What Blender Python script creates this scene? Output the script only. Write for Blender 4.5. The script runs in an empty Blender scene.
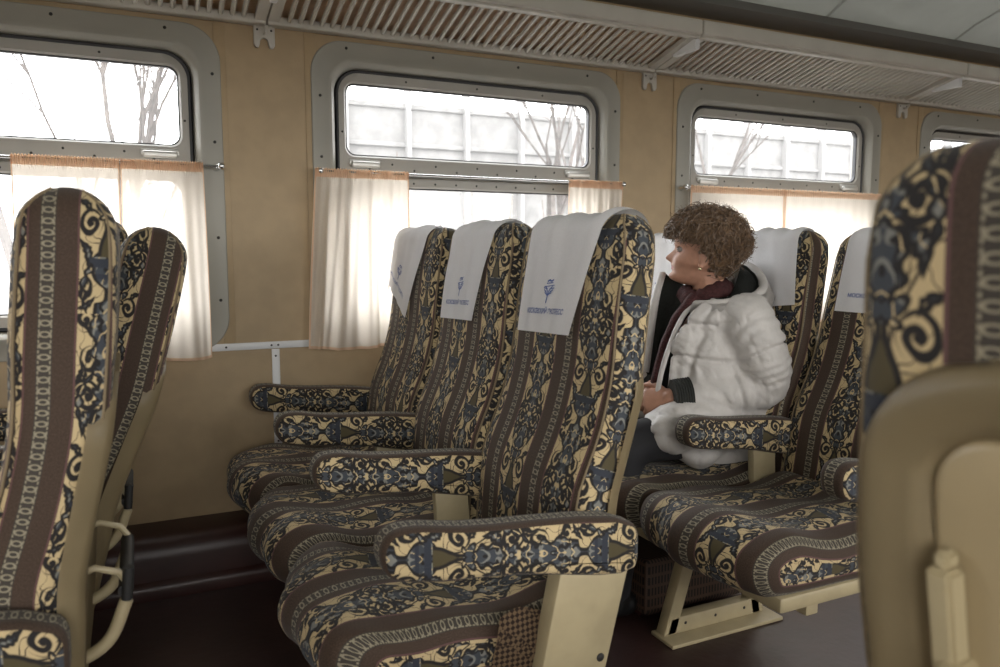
import bpy, bmesh, math, random
from mathutils import Vector, Matrix, noise
PI = math.pi
C = bpy.context.scene.collection
random.seed(7)
# ---------- shader maths ----------
class S:
    """a socket in a node tree with arithmetic"""
    def __init__(s, nt, v): s.nt = nt; s.v = v
    def m(s, op, *a):
        n = s.nt.nodes.new('ShaderNodeMath'); n.operation = op
        for i, x in enumerate((s,) + a):
            x = x.v if isinstance(x, S) else x
            if isinstance(x, (int, float)): n.inputs[i].default_value = x
            else: s.nt.links.new(x, n.inputs[i])
        return S(s.nt, n.outputs[0])
    def __add__(s, o): return s.m('ADD', o)
    __radd__ = __add__
    def __sub__(s, o): return s.m('SUBTRACT', o)
    def __rsub__(s, o): return S(s.nt, float(o)).m('SUBTRACT', s)
    def __mul__(s, o): return s.m('MULTIPLY', o)
    __rmul__ = __mul__
    def __truediv__(s, o): return s.m('DIVIDE', o)
    def abs(s): return s.m('ABSOLUTE')
    def min(s, o): return s.m('MINIMUM', o)
    def max(s, o): return s.m('MAXIMUM', o)
    def sin(s): return s.m('SINE')
    def sqrt(s): return s.m('SQRT')
    def floor(s): return s.m('FLOOR')
    def fract(s): return s.m('FRACT')
    def lt(s, o): return s.m('LESS_THAN', o)
    def gt(s, o): return s.m('GREATER_THAN', o)
    def atan2(s, o): return s.m('ARCTAN2', o)
    def wrap(s, lo, hi): return s.m('WRAP', hi, lo)
    def step(s, lo, hi):
        n = s.nt.nodes.new('ShaderNodeMapRange'); n.interpolation_type = 'SMOOTHSTEP'
        s.nt.links.new(s.v, n.inputs[0]); n.inputs[1].default_value = lo; n.inputs[2].default_value = hi
        return S(s.nt, n.outputs[0])
    def curve(s, pts):
        n = s.nt.nodes.new('ShaderNodeFloatCurve'); c = n.mapping.curves[0]
        n.mapping.use_clip = False
        while len(c.points) < len(pts): c.points.new(.5, .5)
        for p, q in zip(c.points, pts): p.location = q; p.handle_type = 'AUTO'
        n.mapping.update(); s.nt.links.new(s.v, n.inputs[1])
        return S(s.nt, n.outputs[0])

def mixc(nt, f, a, b):
    n = nt.nodes.new('ShaderNodeMix'); n.data_type = 'RGBA'
    for k, x in ((0, f), (6, a), (7, b)):
        x = x.v if isinstance(x, S) else x
        if isinstance(x, (tuple, list)): n.inputs[k].default_value = (*x, 1) if len(x) == 3 else x
        elif isinstance(x, (int, float)): n.inputs[k].default_value = x
        else: nt.links.new(x, n.inputs[k])
    return n.outputs[2]

PER = .198; TV = .36
def damask_group():
    """striped tapestry cloth: U across the stripes, V along them, both in metres"""
    g = bpy.data.node_groups.new('striped_tapestry', 'ShaderNodeTree')
    g.interface.new_socket('UV', in_out='INPUT', socket_type='NodeSocketVector')
    g.interface.new_socket('Color', in_out='OUTPUT', socket_type='NodeSocketColor')
    g.interface.new_socket('Height', in_out='OUTPUT', socket_type='NodeSocketFloat')
    gi = g.nodes.new('NodeGroupInput'); go = g.nodes.new('NodeGroupOutput')
    sp = g.nodes.new('ShaderNodeSeparateXYZ'); g.links.new(gi.outputs[0], sp.inputs[0])
    U = S(g, sp.outputs[0]); V = S(g, sp.outputs[1])
    k = (U / PER).floor()
    u = U - k * PER                                 # 0..PER ; bands 0-.092, ornament .092-.19
    # ornament coordinates
    hw = .052
    xs = (u - .145) / hw; x = xs.abs()
    y = ((V + k * .113) / hw).wrap(0, TV / hw)         # 0..7.35
    T = TV / hw
    n = g.nodes.new('ShaderNodeTexNoise'); n.inputs['Scale'].default_value = 1.6; n.inputs['Detail'].default_value = 1.5
    cb = g.nodes.new('ShaderNodeCombineXYZ'); g.links.new(x.v, cb.inputs[0]); g.links.new(y.v, cb.inputs[1]); g.links.new(cb.outputs[0], n.inputs['Vector'])
    win = y.step(0, .35) * (S(g, 1.0) - y.step(T - .35, T))
    nz = (S(g, n.outputs[0]) - .5) * win
    xw = x + nz * .22; yw = y + nz * .3
    # central figure: urn, flower, plume, hanging acanthus
    pts = [(0, .5), (.3, .48), (.36, .2), (.62, .13), (.8, .3), (1.1, .6), (1.42, .68), (1.5, .8), (1.6, .8), (1.64, .42), (1.9, .38), (2.3, .22), (2.7, .12),
           (2.9, .3), (3.15, .22), (3.4, .46), (3.6, .34), (3.85, .5), (4.2, .16), (4.5, .05), (4.7, .3), (5.0, .2), (5.25, .48), (5.5, .3), (5.8, .6), (6.1, .4), (6.4, .62), (6.75, .3), (7.1, .1), (7.2, .1), (7.34, .5)]
    cen = x - ((y / T).curve([(a / T, b) for a, b in pts]) + nz * .12)
    d = cen * .8
    # scrolls
    def spiral(cx, cy, R, turn, ph, w=.26):
        dx = xw - cx; dy = yw - cy
        r = (dx * dx + dy * dy).sqrt()
        th = dy.atan2(dx) * (turn / 6.28318)
        s = (r / w - th + ph).fract()
        b = ((s - .5).abs() - .27) * w
        core = r - R * .2
        return b.max(r - R).min(core)
    for a in ((.64, 2.55, .40, 1, .2), (.60, 4.55, .46, -1, .5), (.74, 6.75, .34, 1, .7), (.80, .75, .26, -1, .1), (.30, 3.62, .22, 1, .4), (.55,5.62,.36,1,.1)):
        d = d.min(spiral(*a))
    # palmettes: fans of petals
    def fan(cy, R, nn, up):
        dy = (yw - cy) * up
        r = (xw * xw + dy * dy).sqrt(); th = xw.atan2(dy)
        lobe = (th * nn).m('COSINE').abs() * .55 + .42
        return (r - lobe * R * ((th * -.32) + 1.05)).max(th - 2.2) * .8
    for a in ((2.75, .85, 3.5, 1), (4.35, .8, 4.0, 1), (7.0, 1.05, 3.5, -1), (5.1, .7, 3.5, 1)):
        d = d.min(fan(*a))
    # single curled leaves
    def leaf(cx, cy, L, wd, an, bend):
        import math
        c, s_ = math.cos(an), math.sin(an)
        dx = xw - cx; dy = yw - cy
        a = dx * c + dy * s_; b = dy * c - dx * s_ + a * a * bend
        return (b.abs() - ((a / L) * (a / L) * -1.0 + 1.0) * wd * ((a * 17).sin().abs() * .35 + .75)) * .9
    for a in ((.75, 1.75, .5, .15, 1.2, .8), (.62, 3.95, .45, .17, 2.2, -.9), (.8, 5.15, .42, .14, 1.9, .9), (.35, 6.3, .5, .15, .9, .8), (.8, 3.1, .3, .12, .6, 1), (.72, .25, .35, .12, 2.6, .7)):
        d = d.min(leaf(*a))
    # running stem with serrated leaves
    st = (yw * (2 * 3.14159 / 3.675) + .6).sin() * .36 + .52
    lf = (yw * 9.0).sin().abs() * .13 + .03
    d = d.min((xw - st).abs() - lf * ((yw * 1.71).sin().max(0.0)) - .02)
    # tendrils
    n2 = g.nodes.new('ShaderNodeTexNoise'); n2.inputs['Scale'].default_value = 2.3; n2.inputs['Detail'].default_value = 0
    g.links.new(cb.outputs[0], n2.inputs['Vector'])
    tn = (S(g, n2.outputs[0]) - .46).abs() * .9 - .012
    # colours
    beige = (.52, .405, .225); dark = (.015, .013, .013); blue = (.046, .053, .064); pale = (.20, .20, .18); olive = (.075, .06, .028)
    hatch = (((y * 7.5) + x * 9.0 + nz * 16).sin()).step(.25, .7)
    rib = (((x * 13.0) - y * 4.0 + nz * 20).sin()).step(.55, .85)
    inner = mixc(g, rib, mixc(g, hatch, blue, pale), dark)
    slit = (((x * 11.0) + y * 6.0 - nz * 18).sin()).step(.86, .97)
    inner = mixc(g, slit, inner, beige)
    inner = mixc(g, (y.gt(1.0) * y.lt(1.58) * cen.lt(0) * ((y * 14.0).sin().gt(-.3))), inner, (.030, .035, .048))
    inner = mixc(g, (y.gt(1.62) * y.lt(2.7) * cen.lt(0)), inner, olive)
    c = mixc(g, (d + .10).step(-.03, .03), inner, dark)
    c = mixc(g, d.step(-.01, .035), c, beige)
    c = mixc(g, (tn.lt(0)) * d.gt(.02), c, dark)
    # brown bands with the lace strip
    lu = (u - .055) / .0125                           # lace -1..1
    ly = (V / .0165).fract() - .5
    ring = ((lu * lu * .35 + ly * ly * 3.4).sqrt() - .42).abs() - .10
    dots = (lu.abs() - .83).abs() - .09
    dots = dots.max((V / .0075).fract() - .6)
    lace = mixc(g, ring.min(dots).step(-.02, .05), (.27, .24, .17), (.05, .042, .034))
    nb = g.nodes.new('ShaderNodeTexNoise'); nb.inputs['Scale'].default_value = 420; g.links.new(gi.outputs[0], nb.inputs['Vector'])
    brown = mixc(g, S(g, nb.outputs[0]).step(.35, .7), (.042, .026, .017), (.075, .048, .033))
    c2 = mixc(g, lu.abs().gt(1.08), lace, brown)
    edge = ((u - .046).abs() - .0437).abs().lt(.0016)
    c2 = mixc(g, edge, c2, (.12, .06, .06))
    c = mixc(g, u.lt(.092), c, c2)
    # weave
    nw = g.nodes.new('ShaderNodeTexNoise'); nw.inputs['Scale'].default_value = 900; g.links.new(gi.outputs[0], nw.inputs['Vector'])
    hsv = g.nodes.new('ShaderNodeHueSaturation'); g.links.new(c, hsv.inputs['Color'])
    g.links.new((S(g, nw.outputs[0]) * .5 + .75).v, hsv.inputs['Value'])
    g.links.new(hsv.outputs[0], go.inputs[0])
    g.links.new((d.step(-.1, .06) * u.gt(.092) * -.5 + S(g, nw.outputs[0]) * .4).v, go.inputs[1])
    return g
# ---------- materials ----------
M = {}
def mat(name, col, rough=.6, metal=0, spec=.5, bump=0, bscale=60, var=0, vscale=8, sheen=0, detail=3):
    m = bpy.data.materials.new(name); m.use_nodes = True; nt = m.node_tree
    b = nt.nodes['Principled BSDF']
    b.inputs['Base Color'].default_value = (*col, 1); b.inputs['Roughness'].default_value = rough
    b.inputs['Metallic'].default_value = metal; b.inputs['Specular IOR Level'].default_value = spec
    if sheen: b.inputs['Sheen Weight'].default_value = sheen
    tc = nt.nodes.new('ShaderNodeTexCoord')
    if var:
        n = nt.nodes.new('ShaderNodeTexNoise'); n.inputs['Scale'].default_value = vscale; n.inputs['Detail'].default_value = detail
        nt.links.new(tc.outputs['Object'], n.inputs['Vector'])
        a = tuple(c * (1 - var) for c in col); d = tuple(min(1, c * (1 + var)) for c in col)
        f = S(nt, n.outputs[0]).step(.3, .7)
        nt.links.new(mixc(nt, f, a, d), b.inputs['Base Color'])
    if bump:
        n = nt.nodes.new('ShaderNodeTexNoise'); n.inputs['Scale'].default_value = bscale; n.inputs['Detail'].default_value = 3
        nt.links.new(tc.outputs['Object'], n.inputs['Vector'])
        bp = nt.nodes.new('ShaderNodeBump'); bp.inputs['Strength'].default_value = bump; bp.inputs['Distance'].default_value = .01
        nt.links.new(n.outputs[0], bp.inputs['Height']); nt.links.new(bp.outputs[0], b.inputs['Normal'])
    M[name] = m
    return m
def fabric_mat():
    m = bpy.data.materials.new('tapestry'); m.use_nodes = True; nt = m.node_tree; b = nt.nodes['Principled BSDF']
    g = nt.nodes.new('ShaderNodeGroup'); g.node_tree = damask_group()
    uv = nt.nodes.new('ShaderNodeUVMap'); uv.uv_map = 'UV'; nt.links.new(uv.outputs[0], g.inputs[0])
    nt.links.new(g.outputs[0], b.inputs['Base Color']); b.inputs['Roughness'].default_value = .75
    b.inputs['Specular IOR Level'].default_value = .3; b.inputs['Sheen Weight'].default_value = .08
    bp = nt.nodes.new('ShaderNodeBump'); bp.inputs['Strength'].default_value = .35; bp.inputs['Distance'].default_value = .002
    nt.links.new(g.outputs[1], bp.inputs['Height']); nt.links.new(bp.outputs[0], b.inputs['Normal'])
    M['tapestry'] = m
def sheer_mat(name, col, tr=.35, trans=.12):
    m = bpy.data.materials.new(name); m.use_nodes = True; nt = m.node_tree; nt.nodes.remove(nt.nodes['Principled BSDF'])
    out = nt.nodes['Material Output']
    tc = nt.nodes.new('ShaderNodeTexCoord')
    n = nt.nodes.new('ShaderNodeTexNoise'); n.inputs['Scale'].default_value = 800; nt.links.new(tc.outputs['Object'], n.inputs['Vector'])
    d = nt.nodes.new('ShaderNodeBsdfDiffuse'); t = nt.nodes.new('ShaderNodeBsdfTranslucent'); p = nt.nodes.new('ShaderNodeBsdfTransparent')
    c = mixc(nt, S(nt, n.outputs[0]).step(.3, .7), tuple(x * .92 for x in col), tuple(min(1, x * 1.06) for x in col))
    for q in (d, t): nt.links.new(c, q.inputs[0])
    a = nt.nodes.new('ShaderNodeMixShader'); a.inputs[0].default_value = tr
    nt.links.new(d.outputs[0], a.inputs[1]); nt.links.new(t.outputs[0], a.inputs[2])
    e = nt.nodes.new('ShaderNodeMixShader'); e.inputs[0].default_value = trans
    nt.links.new(a.outputs[0], e.inputs[1]); nt.links.new(p.outputs[0], e.inputs[2]); nt.links.new(e.outputs[0], out.inputs[0])
    M[name] = m
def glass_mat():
    m = bpy.data.materials.new('hazy_glass'); m.use_nodes = True; nt = m.node_tree; nt.nodes.remove(nt.nodes['Principled BSDF'])
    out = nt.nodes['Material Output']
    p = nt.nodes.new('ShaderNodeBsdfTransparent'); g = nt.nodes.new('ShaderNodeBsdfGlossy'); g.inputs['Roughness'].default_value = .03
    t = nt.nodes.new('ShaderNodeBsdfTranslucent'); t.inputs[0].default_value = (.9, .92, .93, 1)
    a = nt.nodes.new('ShaderNodeMixShader'); a.inputs[0].default_value = GLASS_HAZE
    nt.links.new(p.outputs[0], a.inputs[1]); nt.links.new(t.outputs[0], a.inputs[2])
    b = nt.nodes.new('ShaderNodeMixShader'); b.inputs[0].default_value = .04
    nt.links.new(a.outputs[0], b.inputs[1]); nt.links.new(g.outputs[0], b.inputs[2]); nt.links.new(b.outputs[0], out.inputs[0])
    M['hazy_glass'] = m
def check_mat():
    m = mat('woven_check', (.05, .03, .02), .8); nt = m.node_tree
    tc = nt.nodes.new('ShaderNodeTexCoord'); ck = nt.nodes.new('ShaderNodeTexChecker'); ck.inputs['Scale'].default_value = 130
    mp = nt.nodes.new('ShaderNodeMapping'); mp.inputs['Rotation'].default_value = (0, PI / 4, 0)
    nt.links.new(tc.outputs['Object'], mp.inputs[0]); nt.links.new(mp.outputs[0], ck.inputs[0])
    ck.inputs[1].default_value = (.24, .16, .09, 1); ck.inputs[2].default_value = (.035, .018, .012, 1)
    nt.links.new(ck.outputs[0], nt.nodes['Principled BSDF'].inputs['Base Color'])
def grille_mat():
    m = mat('perforated_brown', (.05, .028, .018), .6); nt = m.node_tree
    tc = nt.nodes.new('ShaderNodeTexCoord'); sp = nt.nodes.new('ShaderNodeSeparateXYZ'); nt.links.new(tc.outputs['Object'], sp.inputs[0])
    a = ((S(nt, sp.outputs[0]) + S(nt, sp.outputs[1])) / .012).fract(); b = (S(nt, sp.outputs[2]) / .035).fract()
    k = a.gt(.5) * b.gt(.3)
    nt.links.new(mixc(nt, k, (.07, .04, .026), (.008, .006, .005)), nt.nodes['Principled BSDF'].inputs['Base Color'])
GLASS_HAZE = .05  # white haze mixed into the panes imitates an overexposed view, besides slight dirt
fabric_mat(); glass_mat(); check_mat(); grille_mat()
sheer_mat('sheer_peach', (.88, .80, .70), .68, .10)
sheer_mat('sheer_hem', (.82, .60, .43), .4, .03)
sheer_mat('white_linen', (.88, .875, .89), .25, 0)
mat('wall_beige', (.385, .285, .165), .55, var=.05, vscale=14, bump=.05, bscale=150)
mat('plate_grey', (.31, .30, .26), .45, var=.03, vscale=5)
mat('rail_grey', (.33, .315, .28), .4, var=.05)
mat('white_paint', (.50, .48, .43), .4, var=.04)
mat('white_trim', (.70, .71, .72), .4)
mat('rubber', (.012, .012, .014), .5)
mat('chrome', (.7, .7, .7), .2, 1)
mat('screw', (.02, .018, .016), .6)
mat('alu', (.58, .57, .54), .35, .6)
mat('floor_lino', (.036, .017, .015), .42, var=.25, vscale=6, bump=.1, bscale=30, detail=6)
mat('heater_brown', (.040, .015, .013), .36, var=.15, vscale=10)
mat('ceiling_grey', (.17, .17, .155), .5, var=.03)
mat('rail_dark', (.12, .115, .105), .5)
mat('hardboard', (.60, .45, .32), .7, var=.08, vscale=20)
mat('shell_beige', (.36, .285, .165), .38, var=.04, vscale=12)
mat('leg_paint', (.40, .335, .205), .4, var=.05, vscale=20)
mat('brown_piping', (.20, .15, .085), .7)
mat('black_pad', (.012, .012, .012), .6)
mat('print_blue', (.09, .14, .36), .7)
mat('skin', (.47, .25, .17), .5, var=.08, vscale=40)
mat('lips', (.40, .13, .11), .45)
mat('eye_white', (.30, .27, .25), .2)
mat('iris', (.02, .018, .016), .15)
mat('hair', (.135, .078, .038), .5, var=.35, vscale=90, sheen=.2)
mat('coat_white', (.55, .525, .50), .55, var=.04, vscale=30, bump=.25, bscale=45, sheen=.1)
mat('lining_dark', (.025, .027, .024), .8, bump=.3, bscale=90)
mat('scarf_red', (.05, .012, .012), .85, bump=.5, bscale=160, var=.25, vscale=120)
mat('trouser', (.016, .016, .019), .8)
mat('shoe', (.01, .01, .01), .4)
mat('gold', (.8, .7, .45), .25, .9)
mat('bark', (.075, .065, .06), .9, var=.3)
mat('concrete', (.17, .17, .17), .9, var=.15, vscale=3)
mat('concrete_post', (.24, .24, .24), .9)
mat('ballast', (.20, .19, .18), .95, var=.3, vscale=3)
mat('twig', (.12, .095, .08), .9)
mat('car_white', (.5, .5, .52), .4)

# ---------- objects ----------
def tag(o, label=None, cat=None, group=None, kind=None):
    if label: o['label'] = label
    if cat: o['category'] = cat
    if group: o['group'] = group
    if kind: o['kind'] = kind
    return o
def empty(name, loc=(0, 0, 0), rz=0):
    o = bpy.data.objects.new(name, None); C.objects.link(o); o.location = loc; o.rotation_euler.z = rz; o.empty_display_size = .05
    return o
def obj(name, bm, mats, parent=None, smooth=40):
    me = bpy.data.meshes.new(name)
    if isinstance(bm, bpy.types.Mesh): me = bm; me.name = name
    else:
        bm.to_mesh(me); bm.free()
    if isinstance(mats, str): mats = [mats]
    if len(me.materials): me.materials.clear()
    for k in mats: me.materials.append(M[k])
    if smooth:
        me.polygons.foreach_set('use_smooth', [True] * len(me.polygons))
        me.set_sharp_from_angle(angle=math.radians(smooth))
    o = bpy.data.objects.new(name, me); C.objects.link(o)
    if parent: o.parent = parent
    return o
def copy_tree(o, parent=None):
    c = o.copy(); C.objects.link(c)
    if parent: c.parent = parent
    for ch in [x for x in bpy.data.objects if x.parent == o]: copy_tree(ch, c)
    return c
def NB():
    return bmesh.new()
def quad(bm, vs, mi=0):
    try:
        f = bm.faces.new(vs); f.material_index = mi; return f
    except ValueError: return None
def box(bm, a, b, bev=0, mi=0, mtx=None, seg=2):
    r = bmesh.ops.create_cube(bm, size=1)
    vs = r['verts']
    ce = [(a[i] + b[i]) / 2 for i in range(3)]; sz = [abs(b[i] - a[i]) for i in range(3)]
    for v in vs: v.co = Vector((v.co[i] * sz[i] + ce[i] for i in range(3)))
    fs = list({f for v in vs for f in v.link_faces})
    if bev:
        es = list({e for v in vs for e in v.link_edges})
        rr = bmesh.ops.bevel(bm, geom=es, offset=bev, segments=seg, affect='EDGES', profile=.5)
        fs = [f for f in set(rr['faces']) | {f for f in fs if f.is_valid}]
        vs = list({v for f in fs for v in f.verts})
    for f in fs: f.material_index = mi
    if mtx is not None:
        for v in vs: v.co = mtx @ v.co
    return vs
def tube(bm, pts, r, n=8, mi=0, cap=True):
    pts = [Vector(p) for p in pts]; k = len(pts)
    rs = r if isinstance(r, (list, tuple)) else [r] * k
    rings = []; up = None
    for i, p in enumerate(pts):
        t = (pts[min(i + 1, k - 1)] - pts[max(i - 1, 0)]).normalized()
        if up is None:
            up = t.orthogonal().normalized()
        else:
            up = (up - t * up.dot(t)).normalized() if (up - t * up.dot(t)).length > 1e-6 else t.orthogonal().normalized()
        s = t.cross(up)
        rr = rs[i] if isinstance(rs[i], tuple) else (rs[i], rs[i])
        rings.append([bm.verts.new(p + up * math.cos(2 * PI * j / n) * rr[0] + s * math.sin(2 * PI * j / n) * rr[1]) for j in range(n)])
    for a, b in zip(rings, rings[1:]):
        for j in range(n): quad(bm, (a[j], a[(j + 1) % n], b[(j + 1) % n], b[j]), mi)
    if cap:
        quad(bm, rings[0][::-1], mi); quad(bm, rings[-1], mi)
    return rings
def ball(bm, c, r, seg=16, mi=0, mtx=None):
    rr = bmesh.ops.create_uvsphere(bm, u_segments=seg, v_segments=max(6, seg // 2), radius=1)
    r = r if isinstance(r, (tuple, list)) else (r, r, r)
    for v in rr['verts']:
        p = Vector((v.co[i] * r[i] for i in range(3)))
        if mtx is not None: p = mtx @ p
        v.co = p + Vector(c)
    for f in {f for v in rr['verts'] for f in v.link_faces}: f.material_index = mi
    return rr['verts']
def rrect(x0, x1, z0, z1, r, n=8, rt=None, rb=None):
    out = []; rt = rt or r; rb = rb or r
    for cx, cz, a0, r in ((x1 - rt, z1 - rt, 0, rt), (x0 + rt, z1 - rt, 90, rt), (x0 + rb, z0 + rb, 180, rb), (x1 - rb, z0 + rb, 270, rb)):
        for i in range(n + 1):
            a = math.radians(a0 + 90 * i / n); out.append((cx + r * math.cos(a), cz + r * math.sin(a)))
    return out
def loft(bm, loops, mi=0, close=True, uv=None):
    """loops: lists of 3-D points of equal length joined in order"""
    L = [[bm.verts.new(p) for p in lp] for lp in loops]
    n = len(L[0])
    for a, b in zip(L, L[1:]):
        for j in range(n if close else n - 1):
            quad(bm, (a[j], a[(j + 1) % n], b[(j + 1) % n], b[j]), mi)
    return L
def extrude_poly(bm, pts, y0, y1, mi=0, bev=0):
    """closed XZ polygon pushed along Y"""
    a = [bm.verts.new((x, y0, z)) for x, z in pts]; b = [bm.verts.new((x, y1, z)) for x, z in pts]
    n = len(pts); fs = [quad(bm, a, mi), quad(bm, b[::-1], mi)]
    for j in range(n): fs.append(quad(bm, (a[j], b[j], b[(j + 1) % n], a[(j + 1) % n]), mi))
    bmesh.ops.recalc_face_normals(bm, faces=[f for f in fs if f])
    if bev:
        es = list({e for v in a + b for e in v.link_edges})
        bmesh.ops.bevel(bm, geom=es, offset=bev, segments=2, affect='EDGES', profile=.5)
def smoothstep(a, b, x):
    t = max(0, min(1, (x - a) / (b - a))); return t * t * (3 - 2 * t)
def lerp_tab(tab, t):
    if t <= tab[0][0]: return tab[0][1:]
    for p, q in zip(tab, tab[1:]):
        if t <= q[0]:
            f = (t - p[0]) / (q[0] - p[0]); return tuple(a + (b - a) * f for a, b in zip(p[1:], q[1:]))
    return tab[-1][1:]
def cat_tab(tab, t):
    """Catmull-Rom through a table"""
    n = len(tab)
    if t <= tab[0][0]: return tab[0][1:]
    if t >= tab[-1][0]: return tab[-1][1:]
    i = max(k for k in range(n - 1) if tab[k][0] <= t)
    p0, p1, p2, p3 = tab[max(i - 1, 0)], tab[i], tab[i + 1], tab[min(i + 2, n - 1)]
    h = p2[0] - p1[0]; u = (t - p1[0]) / h; out = []
    for a, b, c, d in zip(p0[1:], p1[1:], p2[1:], p3[1:]):
        m1 = (c - a) / (p2[0] - p0[0]) * h if p2[0] != p0[0] else 0
        m2 = (d - b) / (p3[0] - p1[0]) * h if p3[0] != p1[0] else 0
        out.append((2*u**3-3*u*u+1)*b + (u**3-2*u*u+u)*m1 + (-2*u**3+3*u*u)*c + (u**3-u*u)*m2)
    return tuple(out)
SKY_NEAR, SKY_FAR, EXPOSURE = 5.5, 5.5, 0.65
# ---------- the carriage ----------
WY = 2.9                 # inner face of the window wall
PITCH = 1.655; W2X = 1.291
X0, X1 = -2.6, 7.6       # carriage ends
NY = -1.15               # inner face of the opposite wall
wins = [W2X + PITCH * k for k in (-1, 0, 1, 2)]
def wall_with_holes(name, y0, y1, holes, z0, z1, zt, zb):
    bm = NB()
    xs = [X0] + [v for h in holes for v in h] + [X1]
    for i in range(0, len(xs), 2): box(bm, (xs[i], y0, zt), (xs[i + 1], y1, zb))
    for h in holes:
        box(bm, (h[0], y0, zt), (h[1], y1, z0)); box(bm, (h[0], y0, z1), (h[1], y1, zb))
    return tag(obj(name, bm, 'wall_beige', smooth=0), kind='structure')
HW = .60
allw = [W2X + PITCH * k for k in (-2, -1, 0, 1, 2, 3)]
wall_with_holes('wall_left', WY, WY + .09, [(x - HW, x + HW) for x in allw], .87, 1.85, 0, 2.34)
wall_with_holes('wall_right', NY - .09, NY, [(x - HW, x + HW) for x in allw], .87, 1.85, 0, 2.34)
for nm, x in (('wall_front', X0), ('wall_back', X1)):
    bm = NB(); box(bm, (x - .05, NY, 0), (x + .05, WY, 2.62)); tag(obj(nm, bm, 'wall_beige', smooth=0), kind='structure')
bm = NB(); box(bm, (X0, NY - .09, -.06), (X1, WY + .09, 0)); tag(obj('floor', bm, 'floor_lino', smooth=0), kind='structure')
# ceiling: shallow vault in panels with seams
def vault(y):
    c = (WY + NY) / 2; h = (WY - NY) / 2
    return 2.29 + .27 * (1 - abs((y - c) / h) ** 2.6) ** .7
bm = NB(); ny = 28; seam = [X0] + [4.15 + .98 * k for k in range(-7, 4)] + [X1]; seam = [s for s in seam if X0 <= s <= X1]
seam = sorted(set(seam))
for a, b in zip(seam, seam[1:]):
    cols = []
    for x, dz in ((a, .012), (a + .006, .012), (a + .010, 0), (b - .010, 0), (b - .006, .012), (b, .012)):
        cols.append([(x, NY - .02 + (WY + .02 - NY + .02) * j / ny, vault(max(NY, min(WY, NY - .02 + (WY - NY + .04) * j / ny))) + dz) for j in range(ny + 1)])
    loft(bm, cols, close=False)
for f in bm.faces: f.normal_flip()
bmesh.ops.solidify(bm, geom=bm.faces[:], thickness=-.02)
tag(obj('ceiling', bm, ['ceiling_grey'], smooth=30), kind='structure')
# cornice along the top of the window wall
bm = NB(); extrude = [(WY + .01, 2.215), (2.885, 2.215), (2.862, 2.222), (2.84, 2.238), (2.83, 2.258), (2.85, 2.30), (WY + .01, 2.30)]
a = [bm.verts.new((X0, y, z)) for y, z in extrude]; b = [bm.verts.new((X1, y, z)) for y, z in extrude]
for j in range(len(a)): quad(bm, (a[j], a[(j + 1) % len(a)], b[(j + 1) % len(a)], b[j]))
bmesh.ops.recalc_face_normals(bm, faces=bm.faces[:])
tag(obj('trim_1', bm, 'rail_dark', smooth=30), kind='structure')
# white strips of the wall panelling
tn = 2
for k in (-1, 0, 1, 2):
    c = W2X + PITCH * (k - .5)
    bm = NB(); box(bm, (c - .22, WY - .006, .797), (c + .22, WY, .823), .002)
    for sx in (-.17, -.012, .012, .17): ball(bm, (c + sx, WY - .006, .81), .004, 8, 1)
    tag(obj('trim_%d' % tn, bm, ['white_trim', 'screw']), kind='structure'); tn += 1
    bm = NB(); box(bm, (c - .012, WY - .006, .205), (c + .016, WY, .795), .002)
    for z in (.77, .66, .45, .27): ball(bm, (c + .002, WY - .006, z), .004, 8, 1)
    tag(obj('trim_%d' % tn, bm, ['white_trim', 'screw']), kind='structure'); tn += 1
    for sx in (-.155, .155):
        bm = NB(); box(bm, (c + sx - .02, WY - .004, .825), (c + sx + .02, WY, 1.95), .001)
        tag(obj('trim_%d' % tn, bm, 'wall_beige'), kind='structure'); tn += 1
# heating duct casing on the floor along the wall
bm = NB(); prof = [(WY, 0), (2.70, 0), (2.695, .03), (2.70, .05), (2.715, .06), (2.715, .13), (2.722, .165), (2.745, .19), (2.78, .20), (WY, .203)]
a = [bm.verts.new((X0, y, z)) for y, z in prof]; b = [bm.verts.new((X1, y, z)) for y, z in prof]
for j in range(len(a)): quad(bm, (a[j], a[(j + 1) % len(a)], b[(j + 1) % len(a)], b[j]))
bmesh.ops.recalc_face_normals(bm, faces=bm.faces[:])
tag(obj('baseboard_left', bm, 'heater_brown', smooth=50), kind='structure')

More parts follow.
